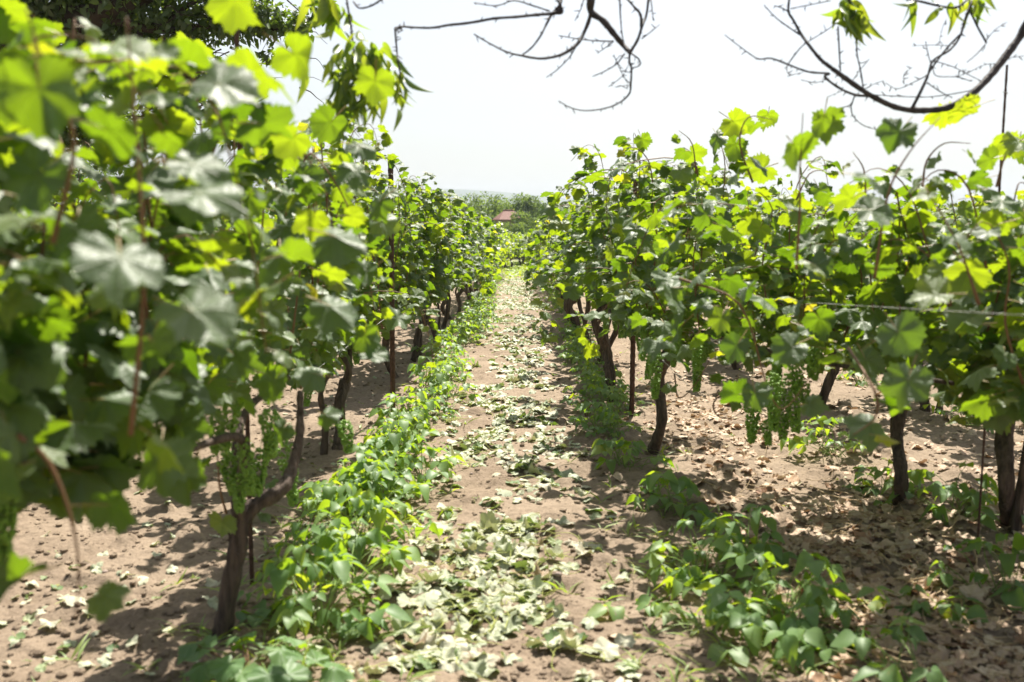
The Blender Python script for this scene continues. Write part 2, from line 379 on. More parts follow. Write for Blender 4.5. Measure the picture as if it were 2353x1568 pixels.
T_FALL = [vine_leaf(60+i, 0, 1.0+.28*i) for i in range(8)]; T_FALL1 = [vine_leaf(80+i, 1, 1.0+.25*i) for i in range(8)]
T_BEAN = [oval_leaf(i, 16, (.44, .36, .40, .30, .46, .34)[i], tip=(1.2, 1.35, 1.1, 1.3, 1.25, 1.15)[i], bend=.12+.06*i, fold=.2+.06*i) for i in range(6)]; T_BEAN1 = [oval_leaf(i, 8, .44) for i in range(4)]
T_OVAL = [oval_leaf(20+i, 6, .33, fold=.2) for i in range(4)]
T_PEACH = [oval_leaf(40+i, 16, .135, tip=1.0, bend=.55, fold=.5) for i in range(6)]
T_BLADE = [oval_leaf(50+i, 6, .05, tip=1.0, bend=.5, fold=.2) for i in range(3)]

def nrm(a): return a/(np.linalg.norm(a, axis=-1, keepdims=True)+1e-9)
def leaves_mesh(name, pos, tip, nor, size, tmpls, g, rnd=None):
    pos = np.asarray(pos, float); n = len(pos); tip = nrm(np.asarray(tip, float)); nor = np.asarray(nor, float)
    nor = nrm(nor-tip*np.sum(nor*tip, 1)[:, None]); X = np.cross(tip, nor); size = np.broadcast_to(size, (n,))
    if rnd is None: rnd = g.random(n)
    var = g.integers(0, len(tmpls), n); VV, TT, UU, RR = [], [], [], []; off = 0
    for v in range(len(tmpls)):
        idx = np.where(var == v)[0]
        if not len(idx): continue
        V, T, uv = tmpls[v]
        W = pos[idx, None]+size[idx, None, None]*(V[None, :, 0:1]*X[idx, None]+V[None, :, 1:2]*tip[idx, None]+V[None, :, 2:3]*nor[idx, None])
        k = len(V); VV.append(W.reshape(-1, 3)); TT.append((T[None]+(off+np.arange(len(idx))*k)[:, None, None]).reshape(-1, 3))
        UU.append(np.tile(uv, (len(idx), 1))); RR.append(np.repeat(rnd[idx], k)); off += k*len(idx)
    return new_mesh(name, np.vstack(VV), np.vstack(TT), np.vstack(UU), np.concatenate(RR))

# ------------------------------------------------------------------ grape clusters
def ico(sub):
    import bmesh
    bm = bmesh.new(); bmesh.ops.create_icosphere(bm, subdivisions=sub, radius=1); bm.verts.ensure_lookup_table()
    V = np.array([v.co[:] for v in bm.verts]); T = np.array([[v.index for v in f.verts] for f in bm.faces]); bm.free(); return V, T
ICO1, ICO2 = ico(1), ico(2)
def cluster_mesh(seed, L=.17, W=.045, n=70, br=.0064, hi=True):
    g = np.random.default_rng(seed); mb = MB(); V, T = ICO1
    for i in range(n):
        t = g.random()**.8; a = g.random()*6.28; rr = W*(1-.65*t)*(.35+.65*g.random()**.5)*(1 if t > .08 else .5)
        mb.add(V*br*(.75+.45*g.random())+np.array((rr*math.cos(a), rr*math.sin(a), -.015-t*L)), None, T)
    mb.tube([(0, 0, .05), (0, 0, 0), (.004, .002, -L*.9)], [.0018, .0015, .001], 4, 2)
    F = ([np.vstack(mb.Q)] if mb.Q else [])+[np.vstack(mb.T)]
    me = new_mesh('grape_cluster', np.vstack(mb.V), F); me.materials.append(M['berry']); return me
CL_HI = [cluster_mesh(i, .15+.05*(i % 3), .048, 300) for i in range(4)]
CL_LO = [cluster_mesh(10+i, 0.17, .045, 60, .0085, False) for i in range(3)]

# ------------------------------------------------------------------ vines
def cane_paths(g, n, y0, y1, zb, h0, h1, wx, skew=0.0, htilt=0.0):
    """rising shoots tied to the wires, arching over at the top; some hang to the sides"""
    res = []
    for i in range(n):
        ys = y0+(y1-y0)*(i+g.random())/n; top = h0+(h1-h0)*g.random()+htilt*min(ys, 0); hang = g.random() < .30
        sx = (g.random()*2-1); dy = (g.random()-.5)*.5
        if hang:
            e = .8+g.random()*.7; zm = zb+.25+g.random()*(top-zb-.3)
            p = [(0, ys, zb), (sx*wx*.3, ys+dy*.3, (zb+zm)/2), (sx*wx*.6, ys+dy*.6, zm), (np.sign(sx)*wx*e, ys+dy, zm+.03), (np.sign(sx)*wx*(e+.35), ys+dy*1.2, zm-.22), (np.sign(sx)*wx*(e+.45), ys+dy*1.3, zm-.45-.2*g.random())]
        else:
            p = [(0, ys, zb), (sx*wx*.4, ys+dy*.3, zb+.3*(top-zb)), (sx*wx*.55, ys+dy*.6, zb+.6*(top-zb)), (sx*wx*.7, ys+dy*.9, top-.12), (sx*wx*.95, ys+dy*1.2, top), (sx*wx*1.3, ys+dy*1.4, top-.08-.1*g.random())]
        p = np.array(p)+g.normal(0, .02, (6, 3)); p[:, 0] += skew*np.minimum(p[:, 1], 0); res.append(p)
    return res
def canopy_leaves(g, paths, step, size, extra_fill=0, box=None, dens=1.5, zmin=.42):
    pos, tip, nor, sz, rn = [], [], [], [], []
    for p in paths:
        c = catmull(p, 8); seg = np.linalg.norm(np.diff(c, axis=0), axis=1); s = np.concatenate(([0], np.cumsum(seg)))
        t = np.arange(.06, s[-1], step/dens); q = np.stack([np.interp(t, s, c[:, k]) for k in range(3)], 1)
        m = len(q); fr = t/s[-1]
        sd = nrm(np.column_stack((g.normal(0, 1, m)*1.25+np.sign(q[:, 0]+g.normal(0, .12, m))*.6, g.normal(0, .85, m), -.15-.75*g.random(m)+.25*fr)))
        n0 = np.column_stack((g.normal(0, .45, m), g.normal(0, .55, m), .35+.65*g.random(m)))
        n0 += sd*np.array((.45, .45, 0)); z = size*(.62+.55*g.random(m))*(1-.45*np.clip(fr-.72, 0, 1)/.28)
        pl = z*(1.0+.7*g.random(m))[:]
        pos.append(q+sd*pl[:, None]); tip.append(sd); nor.append(n0); sz.append(z)
        rn.append(np.clip(g.random(m)*.72+.36*np.clip(fr-.6, 0, 1)/.4*g.random(m)+.03, 0, 1))
    if extra_fill:
        b0, b1 = np.array(box[0]), np.array(box[1]); m = extra_fill; q = b0+(b1-b0)*g.random((m, 3))
        sd = nrm(np.column_stack((np.sign(q[:, 0])*.7+g.normal(0, .6, m), g.normal(0, .7, m), -.2-.8*g.random(m))))
        pos.append(q); tip.append(sd); nor.append(np.column_stack((g.normal(0, .5, m), g.normal(0, .5, m), .4+.6*g.random(m)))+sd*np.array((.6, .4, 0)))
        sz.append(size*(.6+.5*g.random(m))); rn.append(g.random(m)*.7)
    pos, tip, nor, sz, rn = map(np.concatenate, (pos, tip, nor, sz, rn))
    k = pos[:, 2] > zmin
    return [a[k] for a in (pos, tip, nor, sz, rn)]
VINE_CAT = 'grapevine'
def build_vine(seed, loc, lod, label, group, y0=-1.2, y1=1.2, zb=.62, h0=1.55, h1=2.1, wx=.34, n=17, fork=.5, lean=(0, 0), size=.070,
               trunk=None, extra=None, clusters=6, cl_pts=None, rz=0, tr=.040, fill=90, shoots=None, zmin=.45, dens=1.85, skew=0.0, zcut=None, htilt=0.0):
    """grapevine > trunk, arm (two), cane (several), foliage, grape_cluster (several)"""
    g = np.random.default_rng(seed)
    root = empty('grapevine', loc, rz, label, VINE_CAT, group)
    fx, fy = lean
    tp = trunk or [(0, 0, -.08), (.02*g.normal(), .02, .0), (.03*g.normal()+fx*.3, .03*g.normal()+fy*.3, fork*.35), (.035*g.normal()+fx*.7, .03*g.normal()+fy*.7, fork*.7), (fx, fy, fork)]
    ns = (16, 9, 6)[lod]
    if not trunk: tp = [tuple(np.array(q)+(0 if i < 2 else 1)*g.normal(0, .036, 3)*np.array((1, 1, .2))) for i, q in enumerate(tp)]
    MB().tube(tp, [tr*1.5, tr*1.15, tr, tr*1.02, tr*1.1, tr*1.2], ns, 7 if lod < 2 else 2, .22, seed, .22).build('trunk', M['bark'], root)
    f = np.array(tp[-1])
    if lod < 2 and seed % 2 == 0 and not trunk:            # a second, thinner old stem beside the trunk
        dx, dy = g.normal(0, .05), .10*(1 if g.random() < .5 else -1)
        MB().tube([(dx, dy, -.06), (dx+.02, dy*1.1, .2), (dx-.02+g.normal(0, .02), dy*1.6, .42), (f[0]*.5, dy*2.2, zb), (0, dy*3, zb+.15)], [tr*.75, tr*.6, tr*.55, tr*.45, tr*.3], max(6, ns-4), 5, .2, seed+9, .25).build('stem', M['bark'], root)
    for k, s in enumerate((-1, 1)):
        e = (y1 if s > 0 else y0)*.82
        rise = zb-f[2]; a = [f-np.array((0, 0, .03)), f+np.array((g.normal(0, .03), e*.05, .10)), (f[0]*.6+g.normal(0, .04), f[1]+e*.16, f[2]+.12+rise*.7), (g.normal(0, .05), e*.6, zb+.08), (0, e, zb+.10)]; a = [np.array((q[0]+skew*min(q[1], 0), q[1], q[2])) for q in a]
        MB().tube(a, [tr*.85, tr*.6, tr*.5, tr*.36, tr*.25], max(5, ns-4), 4, .12, seed+5+k, .25).build('arm', M['bark'], root)
    paths = cane_paths(g, n, y0, y1, zb, h0, h1, wx, skew, htilt)
    pos, tip, nor, sz, rn = canopy_leaves(g, paths, (.075, .082, .10)[lod], size*(1, 1.03, 1.25)[lod], fill, ((-wx*.8, y0, zb), (wx*.8, y1, h0)), dens, zmin)
    if zcut:
        k = zcut(pos[:, 1]+loc[1], pos[:, 2]); pos, tip, nor, sz, rn = [q[k] for q in (pos, tip, nor, sz, rn)]
    if shoots:                                        # explicitly traced shoots (local coordinates)
        for sh, ls in shoots:
            sh = np.array(sh)-np.array(loc); paths.append(sh)
            a = canopy_leaves(g, [sh], ls, size*.9, dens=1.0, zmin=.0)
            pos, tip, nor, sz, rn = [np.concatenate((u, v)) for u, v in zip((pos, tip, nor, sz, rn), a)]
    if extra:                                         # single big leaves near the lens: (world point, width in m, tip, normal, tone)
        e = [np.array([x[i] for x in extra]) for i in range(5)]
        pos = np.vstack((pos, e[0]-np.array(loc)-nrm(e[2])*e[1][:, None]*.25)); tip = np.vstack((tip, e[2])); nor = np.vstack((nor, e[3]))
        sz = np.concatenate((sz, e[1]*.60)); rn = np.concatenate((rn, e[4]))
    me = leaves_mesh('foliage', pos, tip, nor, sz, T_VINE[lod], g, rn); link('foliage', me, M['vine'] if lod < 2 else M['vine_far'], root)
    if lod < 2:
        for i, p in enumerate(paths[:: (1 if lod == 0 else 3)]):
            if i < n//(1 if lod == 0 else 3):
                k = p[:, 2] > zmin+.04
                if zcut: k &= zcut(p[:, 1]+loc[1], p[:, 2]-.05)
                p = p[k]
                if len(p) < 3: continue
            MB().tube(p, [.0055, .0045, .0035, .0028, .002, .0015], 5, 4, 0, 0, .15).build('cane', M['cane'], root)
        cl = CL_HI if lod == 0 else CL_LO
        if cl_pts is None: cl_pts = [(g.normal(0, .11), y0*.8+(y1-y0)*.8*g.random(), zb+.02+.22*g.random()) for _ in range(clusters)]
        else: cl_pts = [tuple(np.array(c)-np.array(loc)) for c in cl_pts]
        for c in cl_pts:
            o = link('grape_cluster', cl[g.integers(len(cl))], None, root, c); s = .85+.5*g.random(); s *= .80; o.scale = (s, s, s*(1+.25*g.random())); o.rotation_euler = (g.normal(0, .12), g.normal(0, .12), g.random()*6)
    return root

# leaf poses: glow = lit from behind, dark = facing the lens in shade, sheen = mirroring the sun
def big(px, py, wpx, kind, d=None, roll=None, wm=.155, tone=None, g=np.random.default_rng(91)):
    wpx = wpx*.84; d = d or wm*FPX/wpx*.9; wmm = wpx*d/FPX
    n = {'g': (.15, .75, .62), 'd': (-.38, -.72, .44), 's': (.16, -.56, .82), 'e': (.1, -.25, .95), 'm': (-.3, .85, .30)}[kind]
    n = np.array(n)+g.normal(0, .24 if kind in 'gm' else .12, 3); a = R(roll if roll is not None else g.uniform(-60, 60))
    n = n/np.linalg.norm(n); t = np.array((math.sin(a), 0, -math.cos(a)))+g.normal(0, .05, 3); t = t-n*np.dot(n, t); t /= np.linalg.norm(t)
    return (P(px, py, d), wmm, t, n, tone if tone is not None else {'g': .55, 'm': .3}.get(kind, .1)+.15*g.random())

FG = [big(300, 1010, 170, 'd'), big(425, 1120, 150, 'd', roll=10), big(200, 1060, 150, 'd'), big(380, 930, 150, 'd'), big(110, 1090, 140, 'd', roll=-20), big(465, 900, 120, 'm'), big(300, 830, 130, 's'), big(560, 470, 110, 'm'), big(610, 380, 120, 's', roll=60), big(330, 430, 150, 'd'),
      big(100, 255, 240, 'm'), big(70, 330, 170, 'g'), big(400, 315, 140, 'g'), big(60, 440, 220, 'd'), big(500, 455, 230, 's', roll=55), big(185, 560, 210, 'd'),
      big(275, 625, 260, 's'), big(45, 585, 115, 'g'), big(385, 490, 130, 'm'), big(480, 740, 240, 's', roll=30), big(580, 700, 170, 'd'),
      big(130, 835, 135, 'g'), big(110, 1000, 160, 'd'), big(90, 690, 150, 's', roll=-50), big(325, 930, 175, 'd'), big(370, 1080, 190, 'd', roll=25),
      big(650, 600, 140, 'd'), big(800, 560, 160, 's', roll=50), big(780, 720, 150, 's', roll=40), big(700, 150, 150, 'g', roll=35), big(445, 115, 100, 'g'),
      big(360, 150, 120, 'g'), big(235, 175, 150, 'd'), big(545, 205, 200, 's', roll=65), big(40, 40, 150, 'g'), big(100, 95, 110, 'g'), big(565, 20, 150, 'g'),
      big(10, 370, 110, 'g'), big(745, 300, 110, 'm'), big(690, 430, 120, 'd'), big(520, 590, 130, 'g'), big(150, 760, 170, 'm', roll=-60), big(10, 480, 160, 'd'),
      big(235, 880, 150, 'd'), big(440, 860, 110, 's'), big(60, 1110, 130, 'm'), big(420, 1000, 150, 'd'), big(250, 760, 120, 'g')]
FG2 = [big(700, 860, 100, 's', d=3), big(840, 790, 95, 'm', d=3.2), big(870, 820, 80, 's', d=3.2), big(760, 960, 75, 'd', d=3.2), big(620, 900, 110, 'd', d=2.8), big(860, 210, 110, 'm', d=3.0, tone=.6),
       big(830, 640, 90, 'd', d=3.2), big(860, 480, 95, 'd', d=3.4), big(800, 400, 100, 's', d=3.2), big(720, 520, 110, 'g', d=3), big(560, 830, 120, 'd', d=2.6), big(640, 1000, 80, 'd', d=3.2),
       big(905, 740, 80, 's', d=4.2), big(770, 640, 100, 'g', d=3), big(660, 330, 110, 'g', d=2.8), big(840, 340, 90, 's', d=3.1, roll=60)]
def G0(x, y): return (x, y, float(gz(x, y)))
NUM = ['nearest', 'second', 'third', 'fourth', 'fifth', 'sixth', 'seventh', 'eighth', 'ninth', 'tenth']
gL, gR = 'grapevines in the row left of the path', 'grapevines in the row right of the path'
# left row, near the lens
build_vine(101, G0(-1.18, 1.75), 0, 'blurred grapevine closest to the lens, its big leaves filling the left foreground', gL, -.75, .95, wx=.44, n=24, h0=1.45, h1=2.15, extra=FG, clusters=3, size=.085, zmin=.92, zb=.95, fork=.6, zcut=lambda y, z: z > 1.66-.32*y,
           shoots=[([P(40, 1000, 1.75), P(110, 1060, 1.8), P(160, 1180, 1.8), P(180, 1300, 1.8), P(175, 1420, 1.8)], .09),
                   ([P(300, 1000, 1.8), P(330, 650, 1.75), P(315, 350, 1.75), P(300, 150, 1.75), P(290, 40, 1.75)], .16),
                   ([P(120, 560, 1.7), P(170, 330, 1.7), P(110, 180, 1.65), P(60, 20, 1.6)], .2)])
build_vine(102, G0(-1.11, 3.68), 0, 'grapevine with a thick forked brown trunk at the lower left', gL, -1.5, 1.75, wx=.36, n=26, h0=1.6, h1=2.15, fork=.5, tr=.031, extra=FG2, size=.074, dens=1.8, zmin=.93, zb=.80,
           trunk=[tuple(P(492, 1520, 3.68)-np.array(G0(-1.11, 3.68))-np.array((0, 0, .05))), tuple(P(512, 1440, 3.68)-np.array(G0(-1.11, 3.68))), tuple(P(528, 1340, 3.68)-np.array(G0(-1.11, 3.68))), tuple(P(548, 1250, 3.68)-np.array(G0(-1.11, 3.68))), tuple(P(550, 1190, 3.68)-np.array(G0(-1.11, 3.68)))],
           cl_pts=[P(x, y, d) for x, y, d in ((560, 1000, 3.5), (520, 1030, 3.6), (600, 1020, 3.7), (550, 1080, 3.55), (500, 930, 3.5), (620, 930, 3.6), (655, 1010, 4), (540, 900, 3.4), (790, 960, 4.4))],
           shoots=[([P(548, 1200, 3.7), P(600, 1140, 3.8), P(655, 1110, 4.0), P(685, 1040, 4.2), P(690, 960, 4.3), P(700, 860, 4.4)], .3),
                   ([P(520, 1180, 3.65), P(505, 1120, 3.6), P(500, 1020, 3.6), P(510, 900, 3.6)], .2)])
r102 = [o for o in bpy.data.objects if o.name.startswith('grapevine') and abs(o.location.x+1.11) < .01 and abs(o.location.y-3.68) < .01][0]
A0 = np.array(r102.location)
MB().tube([P(548, 1215, 3.68)-A0, P(585, 1165, 3.7)-A0, P(640, 1130, 3.75)-A0, P(668, 1085, 3.85)-A0, P(688, 1000, 3.95)-A0, P(690, 900, 4.05)-A0], [.030, .027, .026, .022, .017, .012], 14, 6, .2, 77, .3).build('arm', M['bark'], r102)
spots_l = [6.8, 10.1, 11.3, 12.9, 14.9, 16.6, 17.8]
for i, y in enumerate(spots_l):
    x = -1.18+.05*math.sin(i*2.3)
    lab = ['grapevine behind the forked one, short of the tall rusty stake', 'gnarled grapevine beside the tall rusty stake left of the path', 'grapevine just behind the tall rusty stake, leaning to the path',
           'fourth trunk up the left row, half hidden by bean leaves', 'grapevine with a dark twisted trunk about halfway up the left row', 'grapevine with a stubby trunk behind the twisted one in the left row', 'grapevine with two dark stems side by side in the left row'][i]
    build_vine(110+i, G0(x if i > 1 else -1.3, y), 1 if i > 1 else 0, lab, gL, -1.15, 1.15, wx=.36, n=21, h0=(1.9, 1.5, 1.7, 1.65, 1.5, 1.45, 1.45)[i], h1=(2.2, 2.05, 2.15, 1.95, 1.88, 1.86, 1.85)[i], fork=.45+.1*(i % 2), lean=(.07*(-1)**i, .12*(-1)**i), tr=.032, clusters=8, fill=110, zmin=.52, dens=2.0)
# right row
ex = [big(1700, 290, 85, 'g', d=5.5), big(1655, 320, 75, 'd', d=5.5), big(1762, 275, 60, 'g', d=5.5), big(1735, 395, 90, 'g', d=5), big(1600, 360, 70, 'g', d=6), big(1480, 330, 50, 'm', d=6.5)]
r1 = build_vine(201, G0(.87, 6.75), 0, 'grapevine right of the path with a leaning bare trunk beside a bean clump', gR, -3.1, 1.15, wx=.40, n=36, h0=1.65, h1=2.2, skew=-.38, htilt=.10, zcut=lambda y, z: z > 1.6-.145*y, fork=.72, lean=(.16, -.1), tr=.033, fill=130, zb=.80, size=.080, extra=ex, clusters=14, zmin=.76,
           shoots=[([P(1550, 860, 6.0), P(1560, 915, 5.8), P(1600, 880, 5.6), P(1640, 810, 5.4)], .5), ([P(1690, 880, 5.4), P(1640, 925, 5.3), P(1655, 960, 5.3), P(1700, 950, 5.2), P(1730, 880, 5.1)], .5)])
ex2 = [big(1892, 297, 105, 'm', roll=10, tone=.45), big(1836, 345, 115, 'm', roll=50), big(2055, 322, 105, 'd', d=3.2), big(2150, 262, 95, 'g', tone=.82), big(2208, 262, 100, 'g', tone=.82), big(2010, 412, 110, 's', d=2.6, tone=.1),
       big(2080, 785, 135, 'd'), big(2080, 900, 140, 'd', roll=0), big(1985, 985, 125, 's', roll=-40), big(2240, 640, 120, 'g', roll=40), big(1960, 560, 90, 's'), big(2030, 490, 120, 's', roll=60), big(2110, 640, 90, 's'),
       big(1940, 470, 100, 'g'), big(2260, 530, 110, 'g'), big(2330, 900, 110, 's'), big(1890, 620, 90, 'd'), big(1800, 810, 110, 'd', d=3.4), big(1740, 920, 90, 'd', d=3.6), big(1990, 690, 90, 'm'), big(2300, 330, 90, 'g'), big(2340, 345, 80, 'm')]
spots_r = [8.7, 11.0, 13.9, 15.6, 17.5]
for i, y in enumerate(spots_r):
    lab = ['grapevine behind the rusty stake on the right, with thin doubled stems', 'grapevine past the right rusty stake, its trunk behind bean plants', 'grapevine with a broad split trunk right of the path', 'grapevine behind the broad split trunk in the right row', 'grapevine with paired upright trunks far up the right row'][i]
    build_vine(220+i, G0(.80+.05*math.sin(i*1.7), y), 0 if i == 0 else 1, lab, gR, -1.15, 1.2, wx=.35, n=21, h0=(1.65, 1.55, 1.5, 1.45, 1.45)[i], h1=(2.15, 2.05, 1.98, 1.95, 1.92)[i], fork=.62, lean=(-.06*(-1)**i, .12*(-1)**i), tr=.032 if i != 2 else .055, clusters=8, fill=110, zb=.75, zmin=(.82, .72, .62, .6, .58)[i], dens=2.0)
for k, (y, lab) in enumerate(((9.9, 'slim twisted grapevine between the right stake and the bean covered trunk'), (12.4, 'slim grapevine in front of the broad split trunk in the right row'))):
    build_vine(240+2*k, G0(.86+.04*k, y), 1, lab, gR, -.5, .5, wx=.25, n=5, h0=1.3, h1=1.8, fork=.75, lean=(.10*(-1)**k, .05), tr=.026, clusters=2, fill=10, zb=.85, zmin=.85)
# rows to the sides, near part
def side(seed, px, base_py, lod, label, grp, x=None, **k):
    y = CAMZ*FPX/(base_py-510.0); xx = (px-1200)*y/FPX
    return build_vine(seed, G0(xx, y), lod, label, grp, **k)
gA, gB, gC = 'grapevines in the second row on the right', 'grapevines in the third row on the right', 'grapevines in the second row on the left'
side(301, 2083, 1170, 0, 'sprawling grapevine with a straight dark trunk and many hanging grape clusters on the right', gA, zcut=lambda y, z: z > 1.62-.20*y, y0=-2.6, y1=1.0, skew=.12, fork=.6, n=30, tr=.032, h1=1.82, h0=1.35, wx=.42, fill=80, zb=.80, zmin=.80, dens=2.1, size=.080, extra=ex2,
     cl_pts=[P(x, y, d+.7) for x, y, d in ((1800, 790, 4), (1830, 810, 3.9), (1860, 800, 4), (1815, 850, 3.9), (1845, 870, 3.95), (1780, 850, 4.1), (1770, 900, 4), (1880, 760, 4.1), (1840, 760, 4.2), (1800, 900, 4), (1730, 900, 4.1), (1860, 740, 3.8), (2200, 760, 4.2), (1760, 960, 4.0))],
           shoots=[([P(1830, 620, 3.4), P(1838, 480, 3.35), P(1838, 400, 3.3), P(1845, 260, 3.3)], .5), ([P(2010, 640, 3.2), P(2040, 450, 3.2), P(2090, 350, 3.2), P(2160, 270, 3.2)], .5),
                   ([P(1560, 640, 3.9), P(1700, 700, 3.8), P(1760, 880, 3.8), P(1800, 940, 3.8), P(1860, 870, 3.8)], .14), ([P(2250, 700, 2.9), P(2200, 560, 2.9), P(2120, 420, 3.0)], .16),
                   ([P(1950, 800, 3.2), P(2010, 900, 3.0), P(2010, 960, 3.0), P(1960, 1000, 3.0)], .1), ([P(1730, 420, 4.6), P(1700, 330, 4.6), P(1720, 270, 4.6), P(1775, 275, 4.6)], .1),
                   ([P(1500, 420, 6.4), P(1490, 370, 6.4), P(1460, 340, 6.4), P(1420, 345, 6.4)], .1), ([P(1600, 400, 5.6), P(1590, 330, 5.6), P(1560, 300, 5.6)], .09), ([P(1990, 460, 4.2), P(1985, 390, 4.2), P(1960, 350, 4.2)], .14),
                   ([P(2120, 430, 3.9), P(2130, 370, 3.9), P(2170, 330, 3.9), P(2230, 330, 3.9)], .1), ([P(2290, 430, 4.0), P(2310, 360, 4.0), P(2350, 320, 4.0), P(2400, 330, 4)], .09), ([P(1830, 460, 5), P(1860, 400, 5), P(1900, 390, 5)], .1)])
side(302, 2352, 1225, 0, 'grapevine with a thick split trunk at the right edge of the picture', gA, fork=.75, n=15, h1=1.9, h0=1.4, wx=.34, fill=40, tr=.038, zb=.8, zmin=.66, clusters=5)
side(303, 1899, 930, 1, 'grapevine with a curved trunk in the second row behind the grape clusters', gA, fork=.6, n=15, h1=1.85, h0=1.4, wx=.34, fill=60, zb=.75, zmin=.62)
side(304, 2146, 948, 1, 'grapevine with a sharply kinked trunk in the third row', gB, fork=.62, n=15, h1=1.85, h0=1.4, wx=.34, fill=60, lean=(-.12, .1), zb=.75, zmin=.62)
side(305, 2420, 930, 1, 'grapevine with a pale bent arm at the right edge, third row', gB, fork=.65, n=16, h1=1.85, h0=1.4, wx=.34, fill=60, lean=(-.2, .1), zb=.75, zmin=.62)
side(311, 14, 1090, 1, 'grapevine with a shaded trunk at the left edge of the picture', gC, fork=.6, n=20, h1=2.15, h0=1.6, wx=.4, fill=100, tr=.05)
side(312, -260, 1200, 1, 'grapevine leafing into the left edge behind the closest leaves', gC, fork=.6, n=20, h1=2.2, h0=1.6, wx=.4, fill=100)
side(313, 190, 930, 1, 'grapevine glimpsed between the closest leaves on the left', gC, fork=.6, n=20, h1=2.15, h0=1.6, wx=.4, fill=100)

# the long rows: copies of a few built vines
def row(x, ystart, yend, step, seed, protos_mid, protos_far, label_mid, label_far, group, hs=1.0, wob=.08):
    g = np.random.default_rng(seed); y = ystart
    while y < yend:
        pr = protos_mid if y < 24 else protos_far
        p = pr[g.integers(len(pr))]; xx = x+g.normal(0, wob)
        s = hs*(.94+.14*g.random())
        dup(p, (xx, y, float(gz_base(xx, y))), (0 if g.random() < .5 else math.pi)+g.normal(0, .06), (1, 1, s), label_mid if y < 24 else label_far, group, VINE_CAT)
        y += step*(.92+.16*g.random())
mid = [build_vine(400+i, G0(4.6 if i % 2 else -3.35, 10.2+2.4*i), 1, ['grapevine in the third row right, first beyond the kinked trunk', 'grapevine in the second row left, behind the left edge trunk'][(i+1) % 2] + ['', ' ', ', taller', ', fuller'][i].rstrip(), [gC, gB][i % 2], wx=.36, n=18, h0=1.55, h1=2.05, clusters=4, fill=90, zb=.66, zmin=.52) for i in range(4)]
far = [build_vine(420+i, (-1.15 if i % 2 else .82, 20.0+2.3*(i//2), float(gz_base(0, 20+2.3*(i//2)))), 2, ['small looking grapevine deep in the right row', 'small looking grapevine deep in the left row', 'leafy grapevine one further down the right row', 'leafy grapevine one further down the left row'][i], [gR, gL][i % 2], wx=.31, n=18, h0=1.45, h1=1.88, fill=70, zmin=.38) for i in range(4)]
row(-1.15, 24.5, 63, 2.15, 1, mid, far, 'receding grapevine in the left row by the path', 'tiny distant grapevine at the far end of the left row', gL, .95)
row(.82, 24.5, 63, 2.15, 2, mid, far, 'receding grapevine in the right row by the path', 'tiny distant grapevine at the far end of the right row', gR, .98)
gE = np.random.default_rng(77)
for k in range(14):
    y = 46+1.5*k; dup(far[gE.integers(4)], (-.75+.11*k+gE.normal(0, .1), y, float(gz_base(0, y))), gE.normal(0, .3), (1, 1, .95), 'small bright grapevine closing off the far end of the path', 'grapevines at the end of the path', VINE_CAT)
sides = [(-3.35, 19.5, 'the second row on the left', gC), (-5.5, 7.0, 'the third row on the left', 'grapevines in the third row on the left'), (-7.6, 10.0, 'the fourth row on the left', 'grapevines in the fourth row on the left'),
         (2.55, 10.6, 'the second row on the right', gA), (4.5, 17.0, 'the third row on the right', gB), (6.4, 9.5, 'the fourth row on the right', 'grapevines in the fourth row on the right'),
         (8.3, 13.0, 'the fifth row on the right', 'grapevines in the fifth row on the right'), (10.3, 17.0, 'the sixth row on the right', 'grapevines in the sixth row on the right')]
for k, (x, y0, ph, grp) in enumerate(sides):
    row(x, y0, 60, 2.2, 10+k, mid, far, 'leafy grapevine further back in '+ph, 'distant grapevine barely showing in '+ph, grp, .94 if x > 0 else 1.0)

# ------------------------------------------------------------------ stakes and wires
def stake(px, base_py, top_py, wpx, label, d=None, group='rusty steel stakes in the vine rows'):
    y = d or CAMZ*FPX/(base_py-510.0); b = P(px, base_py, y); b[2] = float(gz(b[0], y))-.15; t = P(px, top_py, y); t[0] = b[0]+.01; r = wpx*y/FPX/2
    n = max(10, int((t[2]-b[2])/.03)); k = np.linspace(0, 1, n)[:, None]; pts = b+(t-b)*k
    rad = [r*(1.0 if i % 2 else .86) for i in range(n)]
    root = empty('vineyard_stake', (b[0], b[1], b[2]), 0, label, 'stake', group)
    MB().tube(pts-b, rad, 8, 1).build('rod', M['rust'], root)
    MB().tube([t-b-np.array((r*1.8, 0, .12)), t-b-np.array((0, r*1.6, .12)), t-b-np.array((-r*1.8, 0, .125)), t-b-np.array((0, -r*1.6, .12)), t-b-np.array((r*1.8, 0, .115))], [.0016]*2, 4, 3).build('wire_tie', M['wire'], root)
stake(903, 955, 366, 13, 'tall rusty stake standing above the leaves left of the path', d=8.1)
stake(1451, 965, 400, 13, 'rusty stake in the row right of the path, its top lost in the leaves')
stake(1960, 862, 600, 9, 'rusty stake seen low between the vines on the right')
stake(577, 1290, 45, 12, 'tall blurred stake rising from the foreground leaves on the left', d=4.2)
stake(2066, 1090, 700, 9, 'thin stake beside the straight dark trunk on the right', d=5.7)
stake(2243, 1300, 150, 6, 'thin tall stake poking above the leaves at the upper right', d=4.6)
for x, y, h, lab in ((-1.12, 23.7, 1.9, 'far stake tip showing over the left row'), (.85, 20, 2.0, 'far stake tip showing over the right row'), (.85, 27, 2.0, 'small distant stake deep in the right row'), (-1.12, 34, 2.0, 'small distant stake deep in the left row')):
    z = float(gz_base(x, y)); r = empty('vineyard_stake', (x, y, z), 0, lab, 'stake', 'rusty steel stakes in the vine rows')
    MB().tube([(0, 0, -.1), (0, 0, 1), (.01, 0, h)], [.022, .022, .022], 7, 2).build('rod', M['rust'], r)
